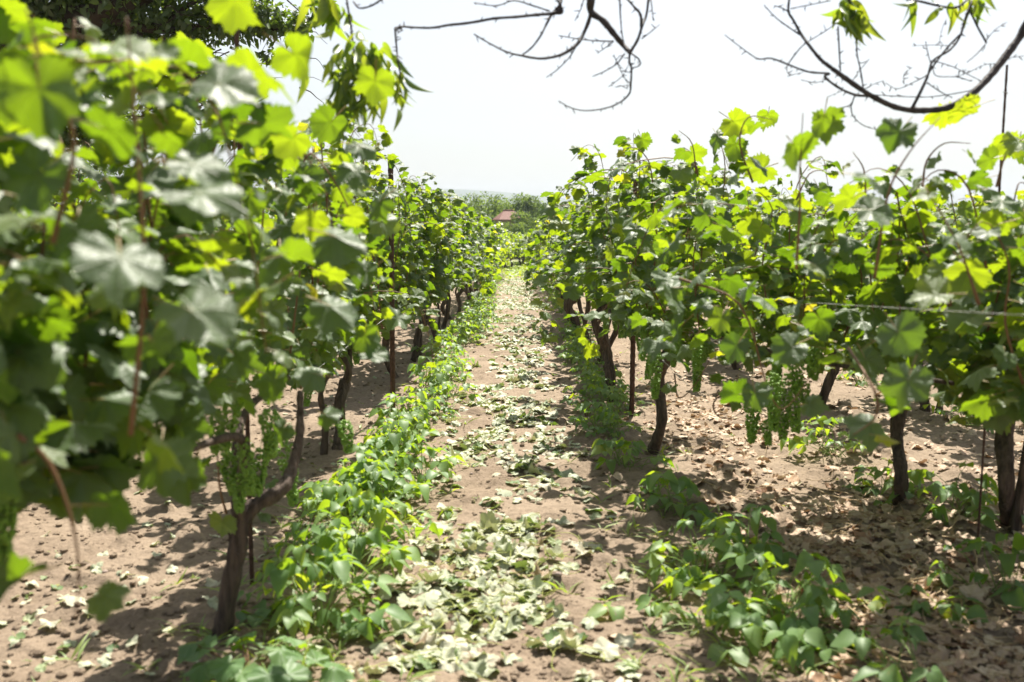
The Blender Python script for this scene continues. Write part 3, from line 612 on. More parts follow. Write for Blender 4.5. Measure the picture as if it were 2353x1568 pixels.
def wire(pts, r, label):
    o = MB().tube(pts, [r, r], 5, 3).build('trellis_wire', M['wire']); tag(o, label, 'wire', 'trellis wires')
wire([P(1560, 664, 6.6), P(1800, 690, 4.6), P(2060, 708, 3.3), P(2420, 728, 2.5)], .0010, 'slack pale wire crossing the leaves on the right')
for x, z, ph in ((-1.15, 1.62, 'upper wire of the left row'), (-1.15, .78, 'lower wire of the left row'), (.84, 1.62, 'upper wire of the right row'), (.84, .78, 'lower wire of the right row')):
    pts = [(x, y, z+.02*math.sin(y)+float(gz_base(x, y))) for y in (5.0, 12, 20, 30, 45, 62)]
    wire(pts, .0016, 'thin '+ph+' running through the leaves')

# ------------------------------------------------------------------ bean plants
def bean_plant(seed, n=16, rad=.22, h=.30, ls=.075, hi=True, label=None, group=None, loc=(0, 0, 0)):
    g = np.random.default_rng(seed); root = empty('bean_plant', loc, 0, label, 'bean plant', group)
    mb = MB(); pos, tip, nor, sz, rn = [], [], [], [], []
    for i in range(n):
        a = g.random()*6.283; rr = rad*(.15+1.05*g.random()**.8)*(1+.35*math.sin(2*a+seed)); hh = h*(.25+.75*g.random())*(1.1-.5*(rr/rad)); b = np.array((g.normal(0, .04), g.normal(0, .04), -.02))
        top = np.array((rr*math.cos(a), rr*math.sin(a), hh)); m = (b+top)/2+np.array((0, 0, hh*.18))+g.normal(0, .015, 3)
        mb.tube([b, m, top], [.0028, .0022, .0015], 4, 3)
        da = a+g.normal(0, .5); s0 = ls*(.45+.75*g.random()); dr = .05+.6*g.random(); tone = g.random()
        for k, ang in enumerate((0, 1.35, -1.35)):
            d = np.array((math.cos(da+ang), math.sin(da+ang), -dr*(.6+.6*g.random()))); d /= np.linalg.norm(d)
            p = top+(np.array((math.cos(da), math.sin(da), -.1))*s0*.28 if k == 0 else d*.006)
            pos.append(p); tip.append(d); nor.append(np.array((math.cos(da+ang)*.35, math.sin(da+ang)*.35, 1))+g.normal(0, .40, 3)); sz.append(s0*(1 if k == 0 else .9)); rn.append(np.clip(tone*.85+.2*g.random(), 0, 1))
    link('foliage', leaves_mesh('foliage', pos, tip, nor, np.array(sz), T_BEAN if hi else T_BEAN1, g, np.array(rn)), M['bean'], root)
    mb.build('stem', M['bstem'], root); return root
def GP(px, py):
    y = CAMZ*FPX/(py-510.0); return ((px-1200)*y/FPX, y)
near_beans = [  # (px, py of the base, spread, height, leaves, label)
    (700, 1470, .26, .40, 32, 'largest bean bush, beside the thick forked trunk at lower left'), (790, 1390, .28, .36, 30, 'leafy bean bush just behind the largest one on the left'), (720, 1340, .18, .32, 18, 'bean bush at the left shoulder of the lower left clump'),
    (800, 1290, .28, .34, 28, 'bright bean bush with yellow green tips over the path edge'), (760, 1210, .26, .3, 24, 'bean bush inside the left strip behind the yellow tipped one'), (860, 1190, .26, .32, 26, 'bean bush leaning over the left path edge'),
    (1440, 1085, .20, .33, 22, 'upright bean plant left of the leaning bare trunk on the right'), (1545, 1185, .2, .30, 20, 'round bean plant below the leaning bare trunk'), (1640, 1370, .30, .36, 30, 'broad bean bush spilling to the path at lower right'), (1745, 1330, .26, .34, 24, 'bean bush on the right side of the broad one'),
    (1850, 1480, .32, .36, 34, 'wide bean bush at the bottom right of the middle'), (1790, 1525, .22, .3, 16, 'low bean plant at the foot of the wide bottom bush'), (2240, 1210, .28, .32, 26, 'bean clump right of the straight dark trunk'), (2230, 980, .22, .3, 22, 'bean plant standing alone on dry ground at the right'),
    (2060, 1145, .18, .26, 16, 'bean plant at the foot of the straight dark trunk'), (1925, 1060, .28, .34, 24, 'bright bean plant under the hanging grapes'), (2340, 1400, .22, .32, 16, 'bean plant cut by the right edge of the picture'), (2225, 1450, .16, .2, 7, 'sparse bean seedling with big pale leaves at lower right'),
    (1505, 1440, .12, .10, 5, 'small flat bean seedling at the right edge of the path'), (2120, 1620, .25, .22, 12, 'low bean plant at the bottom edge on the right'), (1990, 880, .2, .28, 14, 'small bean plant by the low rusty stake'), (1380, 1000, .17, .3, 14, 'bean plant left of the right rusty stake')]
for i, (px, py, rd, h, n, lab) in enumerate(near_beans):
    x, y = GP(px, py); bean_plant(500+i, n, rd, h*.92, .080 if py > 1100 else .07, True, lab, 'bean plants under the vines', G0(x, y))
bp = [bean_plant(560+i, 20, .20, .30, .062, False, 'bean plant in the left strip under the first vines beyond the large clump', 'bean plants under the vines', G0(-.85, 5.3+.3*i)) for i in range(5)]
g = np.random.default_rng(5)
def strip(x, y0, y1, step, lab, sc, jx=.1):
    y = y0
    while y < y1:
        xx = x+g.normal(0, jx); s = sc*(.75+.5*g.random()); dup(bp[g.integers(5)], G0(xx, y), g.random()*6.28, (s, s, s), lab, 'bean plants under the vines'); y += step*(.7+.6*g.random())
strip(-.82, 5.4, 10, .33, 'bean plant in the thick green strip along the left path edge', 1.0, .13)
strip(-.78, 10, 20, .38, 'bean plant in the middle stretch of the left strip', .95, .12)
strip(-.85, 20, 34, .6, 'tiny bean plant far up the left strip', .85, .08)
strip(.72, 7.2, 14, .33, 'bean plant in the strip along the right path edge, past the stake', .85, .09)
strip(.74, 14, 30, .6, 'tiny bean plant far up the right strip', .7, .08)
# toothed sucker at the bottom edge
def sucker(px, py, n, rad, h, size, label, seed):
    x, y = GP(px, py); g = np.random.default_rng(seed); loc = G0(x, y); root = empty('vine_sucker', loc, 0, label, 'vine sucker')
    pos, tip, nor, sz = [], [], [], []; mb = MB()
    for i in range(n):
        a = g.random()*6.28; rr = rad*(.2+.8*g.random()); t = np.array((rr*math.cos(a), rr*math.sin(a)*.7, h*(.4+.6*g.random())))
        mb.tube([(0, 0, -.02), t*np.array((.4, .4, .7)), t], [.004, .003, .002], 4, 3); d = np.array((math.cos(a), math.sin(a), -.35)); pos.append(t); tip.append(d); nor.append((math.cos(a)*.3, math.sin(a)*.3-.2, 1)); sz.append(size*(.7+.5*g.random()))
    link('foliage', leaves_mesh('foliage', pos, tip, nor, np.array(sz), T_VINE[0], g, g.random(n)*.6), M['bean'], root); mb.build('stem', M['cane'], root)
sucker(540, 1640, 16, .30, .15, .085, 'toothed low vine shoot at the bottom left edge', 3)
sucker(1350, 960, 5, .12, .12, .05, 'small vine shoot at the right edge of the path by the bean strip', 4)

# ------------------------------------------------------------------ leaf litter
def litter(name, mat, n, xf, yf, size, tmpl, seed, label, dens=None, curlz=.6, zo=.006):
    g = np.random.default_rng(seed); x = xf(g, n); y = yf(g, n)
    if dens is not None:
        k = g.random(n) < dens(x, y); x, y = x[k], y[k]
    n = len(x); z = gz(x, y)+zo+.014*g.random(n)
    a = g.random(n)*6.283; t = np.column_stack((np.cos(a), np.sin(a), g.normal(0, .25, n))); nn = np.column_stack((g.normal(0, .33, n), g.normal(0, .33, n), np.where(g.random(n) < .8, 1, -1)))
    o = link(name, leaves_mesh(name, np.column_stack((x, y, z)), t, nn, size*(.55+.7*g.random(n)), tmpl, g), mat); tag(o, label, 'leaf litter', kind='stuff'); return o
def ydist(y0, y1):
    return lambda g, n: 1/(1/y1+(1/y0-1/y1)*g.random(n))
def patch(x, y): return smooth(.0, .26, vnoise(x*2.1+5, y*1.3+2)+.6*vnoise(x*5, y*4+9)+.08)
pathx = lambda g, n: -.12+.36*g.normal(0, .8, n)
pathd = lambda x, y: (.04+.8*patch(x, y)+.16*patch(x*2, y*2))*(1-smooth(.35, .62, x))*smooth(-.95, -.45, x)
litter('leaf_litter', M['litter_green'], 850, pathx, ydist(2.6, 7), .046, T_FALL, 21, 'pale wilted vine leaves lying thickly on the near path', pathd)
litter('leaf_litter', M['litter_green'], 6500, pathx, lambda g, n: 5+30*g.random(n)**1.25, .05, T_FALL1, 22, 'pale wilted vine leaves carpeting the path into the distance', pathd)
ais = lambda g, n: 1.6+.55*g.normal(0, 1, n)
aid = lambda x, y: (.25+.75*smooth(-.25, .2, vnoise(x*1.3+50, y*1.1)))*smooth(.75, 1.15, x)
litter('leaf_litter', M['litter_tan'], 2900, ais, ydist(2.8, 9), .036, T_FALL, 23, 'dry tan vine leaves covering the soil right of the bean row', aid)
litter('leaf_litter', M['litter_tan'], 5200, lambda g, n: 1+9*g.random(n), ydist(4.2, 20), .05, T_FALL1, 24, 'dry leaves scattered under the further rows on the right', lambda x, y: .3+.5*patch(x*.6, y*.6))
litter('leaf_litter', M['litter_green'], 320, lambda g, n: -1.6+.7*g.normal(0, 1, n), ydist(3, 16), .03, T_FALL1, 25, 'few small leaf scraps on the soil of the left aisle')
# countable fallen leaves nearest the lens
def fallen(names, n, xs, mat, tm, y0, y1, seed, dens, grp, size=.056):
    g = np.random.default_rng(seed); mes = []
    for i in range(8):
        V, T, uv = tm[i]; me = new_mesh('fallen_leaf', V, T, uv, np.full(len(V), (i*.37+.1) % 1)); me.materials.append(mat); mes.append(me)
    k = 0
    while k < n:
        x = xs(g, 1)[0]; y = y0+(y1-y0)*g.random()**1.3
        if g.random() > dens(np.array([x]), np.array([y]))[0]: continue
        o = bpy.data.objects.new('fallen_leaf', mes[g.integers(8)]); COL.objects.link(o); o.location = (x, y, float(gz(x, y))+.022)
        o.rotation_euler = (g.normal(0, .28)+(math.pi if g.random() < .22 else 0), g.normal(0, .2), g.random()*6.28); s = size*(.65+.65*g.random()); o.scale = (s, s, s)
        tag(o, names[0] if y < (y0+y1)/2 else names[1], 'fallen leaf', grp); k += 1
fallen(('pale grey green fallen vine leaf on the soil at the bottom of the path', 'pale fallen vine leaf in the thick drift further up the path'), 180, pathx, M['litter_green'], T_FALL, 2.9, 6.5, 31, pathd, 'fallen leaves on the path', .058)
fallen(('dry tan fallen leaf on the soil at the lower right', 'dry tan fallen leaf in the right aisle behind the bean bushes'), 110, ais, M['litter_tan'], T_FALL, 2.9, 6.0, 32, aid, 'dry fallen leaves in the right aisle', .046)
for px, py, lab, mt, s in ((120, 1445, 'lone pale fallen leaf on bare soil at the bottom left', 'litter_green', .07), (470, 1385, 'wilted fallen leaf against the foot of the forked trunk', 'litter_green', .05), (1420, 1118, 'orange brown dry leaf in the shade at the right path edge', 'litter_tan', .05), (1435, 1145, 'second orange brown dry leaf just below the first at the right path edge', 'litter_tan', .05),
                        (1260, 1530, 'large pale folded leaf at the very bottom of the path', 'litter_green', .085), (1440, 1500, 'pinkish tan curled leaf at the bottom right of the path', 'litter_tan', .065), (60, 1490, 'small pale leaf pair on the soil near the bottom left corner', 'litter_green', .05)):
    x, y = GP(px, py); V, T, uv = T_FALL[int(px) % 8]; me = new_mesh('fallen_leaf', V, T, uv, np.full(len(V), .85)); o = link('fallen_leaf', me, M[mt], None, (x, y, float(gz(x, y))+.03)); o.scale = (s, s, s); o.rotation_euler = (-.2, .15, px*.1); tag(o, lab, 'fallen leaf')
# curly green prunings and dry stems
def stems(name, mat, n, xs, ys, L, r, seed, label, curl, dens):
    g = np.random.default_rng(seed); mb = MB(); k = 0
    while k < n:
        x = xs(g, 1)[0]; y = ys(g, 1)[0]
        if g.random() > dens(np.array([x]), np.array([y]))[0]: continue
        a = g.random()*6.28; l = L*(.4+g.random()); p = []; m = 6; c = g.normal(0, curl); z0 = .015+.03*g.random()
        for i in range(m):
            p.append((x, y, float(gz(x, y))+z0+.012*g.random())); x += math.cos(a)*l/m; y += math.sin(a)*l/m; a += c+g.normal(0, curl*.5)
        mb.tube(p, [r, r*.8, r*.5], 4, 3); k += 1
    tag(mb.build(name, mat), label, 'prunings', kind='stuff')
stems('prunings', M['tendril'], 170, pathx, ydist(3, 10), .22, .0022, 41, 'curly yellow green shoot ends mixed into the path litter', .45, pathd)
stems('prunings', M['straw'], 260, ais, ydist(2.8, 9), .28, .0022, 42, 'dry straw coloured stems strewn over the right aisle', .12, aid)
stems('prunings', M['straw'], 60, ais, ydist(2.8, 6), .34, .004, 43, 'pale thicker dry canes lying in the right aisle', .1, aid)
# clods, pebbles, weeds
def clods(n, seed):
    g = np.random.default_rng(seed); V, T = ICO1; x = g.uniform(-4, 4.5, n); y = ydist(2.7, 15)(g, n); s = .003+.017*g.random(n)**4
    base = V[None]*(1+.5*(g.random((n, len(V), 1))-.5)); W = base*s[:, None, None]*np.array((1.2, 1.0, .75))+np.column_stack((x, y, gz(x, y)+s*.3))[:, None]
    F = (T[None]+(np.arange(n)*len(V))[:, None, None]).reshape(-1, 3)
    tag(link('soil_clods', new_mesh('soil_clods', W.reshape(-1, 3), F, smooth_=False), M['soil']), 'loose crumbs and clods of brown soil', 'soil clods', kind='stuff')
clods(20000, 51)
x, y = GP(1514, 1542); V, T = ICO2; gg = np.random.default_rng(2)
o = link('pebble', new_mesh('pebble', V*np.array((.017, .016, .02))*(1+.12*gg.normal(0, 1, (len(V), 1))*.5), T), M['pebble'], None, (x, y, float(gz(x, y))+.012)); tag(o, 'small round brown stone on the soil at the bottom right of the path', 'pebble')
for i in range(26):
    x = gg.uniform(-2.2, 2.4); y = 2.9+4*gg.random()**1.5; q = .006+.012*gg.random()
    o = link('pebble', new_mesh('pebble', V*np.array((1.2, 1, .75))*q*(1+.1*gg.normal(0, 1, (len(V), 1))), T), M['pebble'], None, (x, y, float(gz(x, y))+q*.4)); tag(o, 'tiny pale stone lying on the bare soil in the foreground', 'pebble', 'small stones on the soil')
def weeds(n, xs, ys, size, tm, seed, label, up, dens=None, mat='weed', name='weeds'):
    g = np.random.default_rng(seed); x = xs(g, n); y = ys(g, n)
    if dens: k = g.random(n) < dens(x, y); x, y = x[k], y[k]
    n = len(x); per = 5; x = np.repeat(x, per)+g.normal(0, .012, n*per); y = np.repeat(y, per)+g.normal(0, .012, n*per); a = g.random(n*per)*6.28
    t = np.column_stack((np.cos(a), np.sin(a), up+.5*g.random(n*per))); nn = np.column_stack((g.normal(0, .4, n*per), g.normal(0, .4, n*per), np.ones(n*per)))
    o = link(name, leaves_mesh(name, np.column_stack((x, y, gz(x, y)+.004)), t, nn, size*(.5+.8*g.random(n*per)), tm, g), M[mat]); tag(o, label, 'weeds', kind='stuff')
weeds(500, lambda g, n: g.uniform(-3, 2.6, n), ydist(2.8, 12), .018, T_OVAL, 61, 'tiny green seedlings dotted over the soil', .3, lambda x, y: smooth(-.1, .25, vnoise(x*1.8+9, y*1.8)))
weeds(380, lambda g, n: np.where(g.random(n) < .5, -.85, .8)+g.normal(0, .22, n), ydist(3, 14), .10, T_BLADE, 63, 'thin grass blades and straw among the bean plants', .8)
weeds(2600, lambda g, n: g.normal(-.1, .45, n), lambda g, n: 15+45*g.random(n), .10, T_BLADE+T_OVAL, 62, 'low yellow green grass on the far end of the path', .5, lambda x, y: smooth(30, 44, y), name='grass')

# ------------------------------------------------------------------ trees
def crown_leaves(g, lobes, n, size, tmpl, shell=.55):
    w_ = np.array([l[1]**2 for l in lobes]); w_ = w_/w_.sum(); k = g.choice(len(lobes), n, p=w_); c = np.array([l[0] for l in lobes])[k]; r = np.array([l[1] for l in lobes])[k]
    d = nrm(g.normal(0, 1, (n, 3))); rr = r*(shell+(1-shell)*g.random(n))*(1+.15*g.normal(0, 1, n)); pos = c+d*rr[:, None]*np.array((1, 1, .8))
    tip = nrm(d*.7+g.normal(0, .6, (n, 3))+np.array((0, 0, -.35))); nor = d*.5+g.normal(0, .6, (n, 3))+np.array((0, 0, .6))
    return pos, tip, nor, size*(.6+.7*g.random(n))
def far_tree(seed, h, wd, n, size, label, loc, group, mat='ftree'):
    g = np.random.default_rng(seed); root = empty('tree', loc, 0, label, 'tree', group)
    MB().tube([(0, 0, -.2), (.1, 0, h*.2), (-.05, .1, h*.45), (.1, 0, h*.8)], [h*.03, h*.024, h*.018, h*.006], 8, 4, .1, seed).build('trunk', M['tbark'], root)
    lobes = []
    for i in range(15):
        a = g.random()*6.28; q = g.random()**.6; z = h*(.32+.55*g.random()); lim = wd*.42*math.sin(math.pi*np.clip((z/h-.12)/.95, 0, 1))**.6
        c = np.array((math.cos(a)*lim*q, math.sin(a)*lim*q, z)); lobes.append((c, wd*(.12+.11*g.random())))
        if i < 7: MB().tube([(0, 0, h*.25), c*np.array((.5, .5, .7)), c], [h*.014, h*.009, h*.004], 5, 3).build('limb', M['tbark'], root)
    p, t, nn, s = crown_leaves(g, lobes, n, size, T_OVAL, .6); link('crown', leaves_mesh('crown', p, t, nn, s, T_OVAL, g), M[mat], root); return root
M['ftree2'] = leaf_mat('dark_orchard_leaf', [(0, (.022, .048, .02)), (1, (.045, .08, .03))], (.06, .1, .05), None, tfac=.3, rough=.7, spec=.2, veins=False, tstops=[(0, (.12, .22, .03)), (1, (.24, .34, .05))])
GT = 'orchard trees beyond the vineyard'
def tree_at(px, top_py, d, wpx, seed, label, mat='ftree', n=5200, size=.17):
    b = P(px, 500, d); z = float(gz_base(b[0], d)); top = P(px, top_py, d)[2]; far_tree(seed, top-z, wpx*d/FPX, n, size, label, (b[0], d, z), GT, mat)
tree_at(1010, 462, 96, 150, 601, 'low pale green tree at the left end of the tree group, just over the vines')
tree_at(1105, 443, 88, 150, 602, 'tall airy light green tree left of the red roof')
tree_at(1065, 458, 84, 90, 603, 'small rounded tree between the left vines and the airy tree')
tree_at(1190, 446, 90, 130, 604, 'broad green tree rising behind the red roof')
tree_at(1150, 452, 97, 120, 612, 'tree filling the gap behind the red roof, partly hidden')
tree_at(1240, 458, 94, 90, 605, 'dark green tree right of the red roof', 'ftree2')
tree_at(1300, 452, 87, 110, 606, 'dense dark round tree on the right of the group', 'ftree2')
tree_at(1203, 482, 76, 80, 607, 'low bushy tree in front of the red roof at the row end', 'ftree', 2600, .13)
tree_at(1255, 492, 80, 60, 608, 'low grey green tree below the dark round tree', 'ftree', 2600, .13)
tree_at(1110, 500, 77, 70, 609, 'low dark shrubby tree at the end of the left row', 'ftree2', 2600, .13)
tree_at(1370, 462, 95, 110, 610, 'tree showing faintly behind the tips of the right row', 'ftree2')
tree_at(1175, 507, 74, 80, 613, 'small shrubby tree hiding the shed wall', 'ftree', 2600, .13)
tree_at(890, 470, 92, 170, 611, 'distant tree behind the tall rusty stake')
tree_at(1560, 470, 105, 180, 614, 'distant tree hidden mostly by the right vines')
# shed with a red hipped roof
def shed():
    c = P(1173, 505, 82); z = float(gz_base(c[0], 82)); top = P(1150, 485, 82)[2]; ev = P(1173, 505, 82)[2]; root = empty('shed', (c[0], 82, z), .25, 'small shed with a faded red tiled roof half hidden among the trees', 'shed')
    M['tile'] = simple_mat('red_roof_tiles', (.12, .055, .042), (.21, .10, .08), 6, .8, .6, 12, (1, 4, 1)); M['wall'] = simple_mat('shed_wall', (.2, .16, .12), (.34, .28, .22), 3, .9, .3)
    hh = ev-z; rh = top-ev
    MB().box((0, 0, hh/2), (1.0, 1.05, hh/2)).build('wall', M['wall'], root, smooth_=False)
    a, b = 1.25, 1.3; V = np.array([(-a, -b, hh), (a, -b, hh), (a, b, hh), (-a, b, hh), (-.55, 0, hh+rh*1.05), (.2, 0, hh+rh*1.05), (-a, -b, hh-.08), (a, -b, hh-.08), (a, b, hh-.08), (-a, b, hh-.08)])
    mb = MB().add(V, np.array([(0, 1, 5, 4), (2, 3, 4, 5), (0, 6, 7, 1), (1, 7, 8, 2), (2, 8, 9, 3), (3, 9, 6, 0), (6, 9, 8, 7)]), np.array([(1, 2, 5), (3, 0, 4)])); rf = mb.build('roof', M['tile'], root, smooth_=False)
    MB().tube([(-.6, 0, hh+rh*1.06), (.25, 0, hh+rh*1.06)], [.07, .07], 6, 2).build('ridge_cap', M['tile'], rf)
    m, nt, bs, _ = new_mat('dark_door'); bs.inputs['Base Color'].default_value = (.05, .035, .025, 1)
    MB().box((.4, -1.053, hh*.42), (.35, .02, hh*.38)).build('door', m, root, smooth_=False); MB().box((-.5, -1.053, hh*.6), (.28, .02, .28)).build('window', m, root, smooth_=False)
shed()
# the big dark tree at the upper left
def dark_tree():
    g = np.random.default_rng(71); b = np.array((-6.3, 10.5, 0.)); root = empty('dense_tree', tuple(b), 0, 'dark dense old tree overhanging the upper left corner', 'tree')
    L = lambda px, py, d: P(px, py, d)-b
    MB().tube([(0, 0, -.1), (.1, 0, 1.2), (.3, -.1, 2.2), L(60, 90, 10.2), L(222, 36, 10), L(320, -8, 10), L(430, -70, 10)], [.26, .22, .20, .17, .12, .10, .06], 12, 5, .10, 3).build('trunk', M['tbark'], root)
    for pts, r in (([L(60, 90, 10.2), L(200, 170, 10.4), L(330, 200, 10.6), L(450, 250, 10.6), L(560, 330, 10.6)], .05), ([L(222, 36, 10), L(360, 70, 10), L(480, 60, 10), L(620, 70, 10), L(720, 40, 10)], .045),
                   ([L(320, 70, 10), L(330, 130, 9.9), L(400, 170, 9.9), L(500, 160, 9.9)], .03), ([L(-40, 60, 10.3), L(-80, -60, 10.3), L(0, -300, 10)], .1), ([L(430, 240, 10.6), L(520, 300, 10.6), L(600, 370, 10.6)], .02), ([L(360, 70, 10), L(420, 20, 10), L(520, -30, 10)], .04)):
        MB().tube(pts, [r, r*.8, r*.5, r*.25], 7, 4, .1, 5).build('limb', M['tbark'], root)
    for i in range(90):
        px, py = g.uniform(350, 700), g.uniform(0, 380); d = g.uniform(9.6, 10.8); a = g.uniform(-1, 1); p = [L(px, py, d)]
        for k in range(4): px += g.uniform(5, 26)*(1 if a > -.3 else -1); py += g.uniform(-8, 26); p.append(L(px, py, d))
        MB().tube(p, [.008, .005, .003, .002], 4, 2).build('twig', M['tbark'], root)
    lobes = [(L(px, py, d), r*d/FPX) for px, py, d, r in ((-60, 60, 10.5, 200), (60, 150, 10.8, 150), (120, 20, 10.2, 150), (230, 110, 10.4, 120), (320, 30, 10.2, 110), (330, 160, 10.6, 95), (430, 60, 10.1, 90), (430, 170, 10.4, 75),
             (530, 40, 10, 75), (60, 300, 11, 150), (220, 280, 11, 120), (370, 290, 10.8, 70), (610, 45, 10, 60), (680, 60, 10, 45), (550, 300, 10.6, 50), (600, 330, 10.6, 42), (500, 240, 10.6, 40), (-100, -150, 10, 260), (200, -120, 10, 220), (480, -80, 10, 140), (0, 420, 11.3, 150), (740, 20, 10, 30), (620, 130, 10, 25))]
    p, t, nn, s = crown_leaves(g, lobes, 36000, .066, T_OVAL, .25); link('crown', leaves_mesh('crown', p, t, nn, s, T_OVAL, g), M['tree'], root)
    for q, (px, py) in enumerate(((-120, 250), (-300, 100))): pass
dark_tree()
# more shrubs behind the left rows
tree_at(500, 395, 24, 520, 631, 'bushy tree standing behind the left vine rows', 'ftree2', 6500, .08)
tree_at(150, 330, 26, 560, 632, 'tall dark tree behind the far left rows', 'ftree2', 7000, .08)

# ------------------------------------------------------------------ peach tree with bare hanging branches
def c2(x, y): return 747+x*.3418, y*.3418
def c3(x, y): return 1551+x*.3408, y*.3408
def peach():
    g = np.random.default_rng(81); b = np.array((3.5, 4.8, 0.)); root = empty('peach_tree', (3.5, 4.8, float(gz(3.5, 4.8))), 0, 'peach tree reaching bare thorny twigs and a few leaf tufts over the path', 'tree')
    b = np.array(root.location)
    def br(pts, conv, r0, r1, d, dd=0, ns=6, knobs=True, sub=4):
        w_ = []
        for k, (x, y) in enumerate(pts): px, py = conv(x, y); w_.append(P(px, py, d+dd*k/len(pts)+.03*math.sin(k*1.7+x*.01))-b)
        w_ = np.array(w_); r0, r1 = r0*1.05, r1*1.22; mb = MB().tube(w_, [r0, (r0+r1)/2, r1], ns, sub, .08, int(x) % 97, .22)
        if knobs:      # buds and short spurs along the twig
            c = catmull(w_, 6)
            for q in c[1::2]:
                if g.random() < .75:
                    dv = nrm(g.normal(0, 1, 3)); l = .009+.016*g.random(); mb.tube([q, q+dv*l*.6, q+dv*l], [max(.0022, r1*.9), .0018, .0008], 4, 1)
        mb.build('branch', M['twig'], root); return w_
    top = b*0+np.array((-.1, .1, 2.9))
    MB().tube([(0, 0, -.1), (.05, 0, .5), (-.03, .05, 1.3), (-.05, .08, 2.1), tuple(top)], [.12, .10, .085, .08, .06], 12, 5, .1, 9).build('trunk', M['tbark'], root)
    W = lambda x, y, z: np.array((x, y, z))-b
    for pts, r in (([top, W(3.0, 4.5, 3.3), W(2.2, 4.0, 3.5), W(1.2, 3.9, 3.5), W(.3, 3.85, 3.3), W(-.4, 3.85, 3.2), W(-.9, 3.85, 3.0)], .04), ([top, W(3.2, 4.4, 3.3), W(2.6, 4.1, 3.15), P(2440, -60, 4.1)-b, P(2405, 20, 4.0)-b], .035),
                   ([W(1.2, 3.9, 3.5), W(.7, 3.9, 3.1), P(1362, -60, 3.9)-b, P(1359, 5, 3.9)-b], .022), ([W(.3, 3.85, 3.3), P(1320, -120, 3.9)-b, P(1290, -30, 3.9)-b], .014), ([W(2.2, 4.0, 3.5), P(2180, -150, 4)-b, P(2210, -20, 4)-b], .014), ([W(2.2, 4.0, 3.5), P(1990, -150, 4)-b, P(1960, -20, 4)-b], .012), ([W(1.2, 3.9, 3.5), P(1815, -150, 4)-b, P(1814, -5, 4)-b], .010),
                   ([W(-.4, 3.85, 3.2), P(900, -100, 3.9)-b, P(878, -5, 3.9)-b], .008), ([W(-.9, 3.85, 3.0), P(790, -80, 3.9)-b, P(796, -5, 3.9)-b], .008), ([W(-.9, 3.85, 3.0), P(745, -60, 3.9)-b, P(745, 0, 3.9)-b], .007), ([W(.7, 3.9, 3.3), P(1480, -100, 3.9)-b, P(1488, -5, 3.9)-b], .008), ([W(.7, 3.9, 3.3), P(1430, -80, 3.9)-b, P(1440, -5, 3.9)-b], .008)):
        MB().tube(pts, [r, r*.8, r*.6, r*.5], 8, 4, .06, 4).build('branch', M['twig'], root)
    px = 3.9/FPX
    br([(1790, -10), (1790, 80), (1870, 140), (1950, 240), (2000, 300), (2050, 355)], c2, 8*px, 4.0*px, 3.9)
    br([(2050, 355), (2045, 420), (2060, 460), (2055, 560), (2045, 630), (1980, 690), (1880, 730), (1750, 745), (1650, 725), (1570, 680)], c2, 2.6*px, .9*px, 3.9)
    br([(2050, 355), (2100, 270), (2130, 180), (2160, 100), (2175, -10)], c2, 3.2*px, 2*px, 3.9, .1)
    br([(2125, 190), (2120, 100), (2080, 50), (2030, -10)], c2, 3*px, 2*px, 3.95)
    br([(2130, 260), (2190, 215), (2250, 165)], c2, 1.4*px, .7*px, 3.95)
    br([(2060, 360), (2110, 400), (2115, 440), (2060, 460)], c2, 1.8*px, 1*px, 3.85)
    br([(1790, 80), (1770, 150), (1740, 220), (1700, 290), (1640, 340), (1570, 375), (1450, 395), (1320, 375), (1220, 350), (1110, 295), (1000, 230)], c2, 4.5*px, 1.2*px, 3.9, -.15)
    br([(1320, 375), (1390, 320), (1450, 240), (1490, 160), (1530, 90), (1575, 40), (1590, -20)], c2, 1.4*px, 3*px, 3.85)
    br([(1530, 90), (1590, 85), (1585, 40), (1560, 0)], c2, 3*px, 2.5*px, 3.85)
    br([(1690, 310), (1640, 390), (1560, 470), (1490, 520)], c2, 1.4*px, .8*px, 3.9)
    br([(2015, 360), (1960, 430), (1880, 480), (1800, 515)], c2, 1.8*px, .9*px, 3.9)
    br([(1570, 240), (1700, 262), (1820, 275), (1940, 278)], c2, 1*px, 1.4*px, 3.95)
    br([(1940, 280), (1900, 310), (1830, 360)], c2, 1.2*px, .7*px, 3.95)
    br([(1940, 370), (1970, 440), (2010, 520), (2050, 560)], c2, .9*px, .7*px, 3.95)
    br([(2040, 440), (1990, 520), (1905, 585)], c2, .9*px, .6*px, 3.92)
    br([(2050, 570), (1945, 588)], c2, .9*px, .6*px, 3.92, sub=3)
    br([(1590, 60), (1530, 90), (1420, 100), (1280, 115), (1140, 125), (1030, 145), (930, 160), (830, 170), (720, 188), (600, 185), (520, 180), (470, 190)], c2, 3.6*px, 2*px, 3.85, -.1)
    br([(470, 190), (475, 260), (482, 330), (490, 420), (505, 500), (495, 560), (480, 600)], c2, 2.2*px, 1.2*px, 3.75)
    br([(470, 190), (515, 195), (500, 215), (470, 200)], c2, 1.6*px, 1*px, 3.76)
    br([(145, -10), (165, 120), (180, 220), (190, 330), (195, 400), (180, 520)], c2, 2.4*px, 1.4*px, 3.8)
    br([(390, -10), (310, 40), (230, 55), (190, 10)], c2, 2.2*px, 1.4*px, 3.8)
    br([(1510, 75), (1400, 40), (1270, 5), (1150, 40), (1000, 20)], c2, 1.8*px, .9*px, 3.85)
    br([(1980, -10), (1985, 100), (1995, 220), (2010, 290)], c2, 1.8*px, 1*px, 3.95)
    br([(1740, -10), (1720, 60), (1680, 140)], c2, 1.3*px, .7*px, 3.95)
    br([(2190, -10), (2200, 80), (2205, 140)], c2, 1.2*px, .7*px, 3.95)
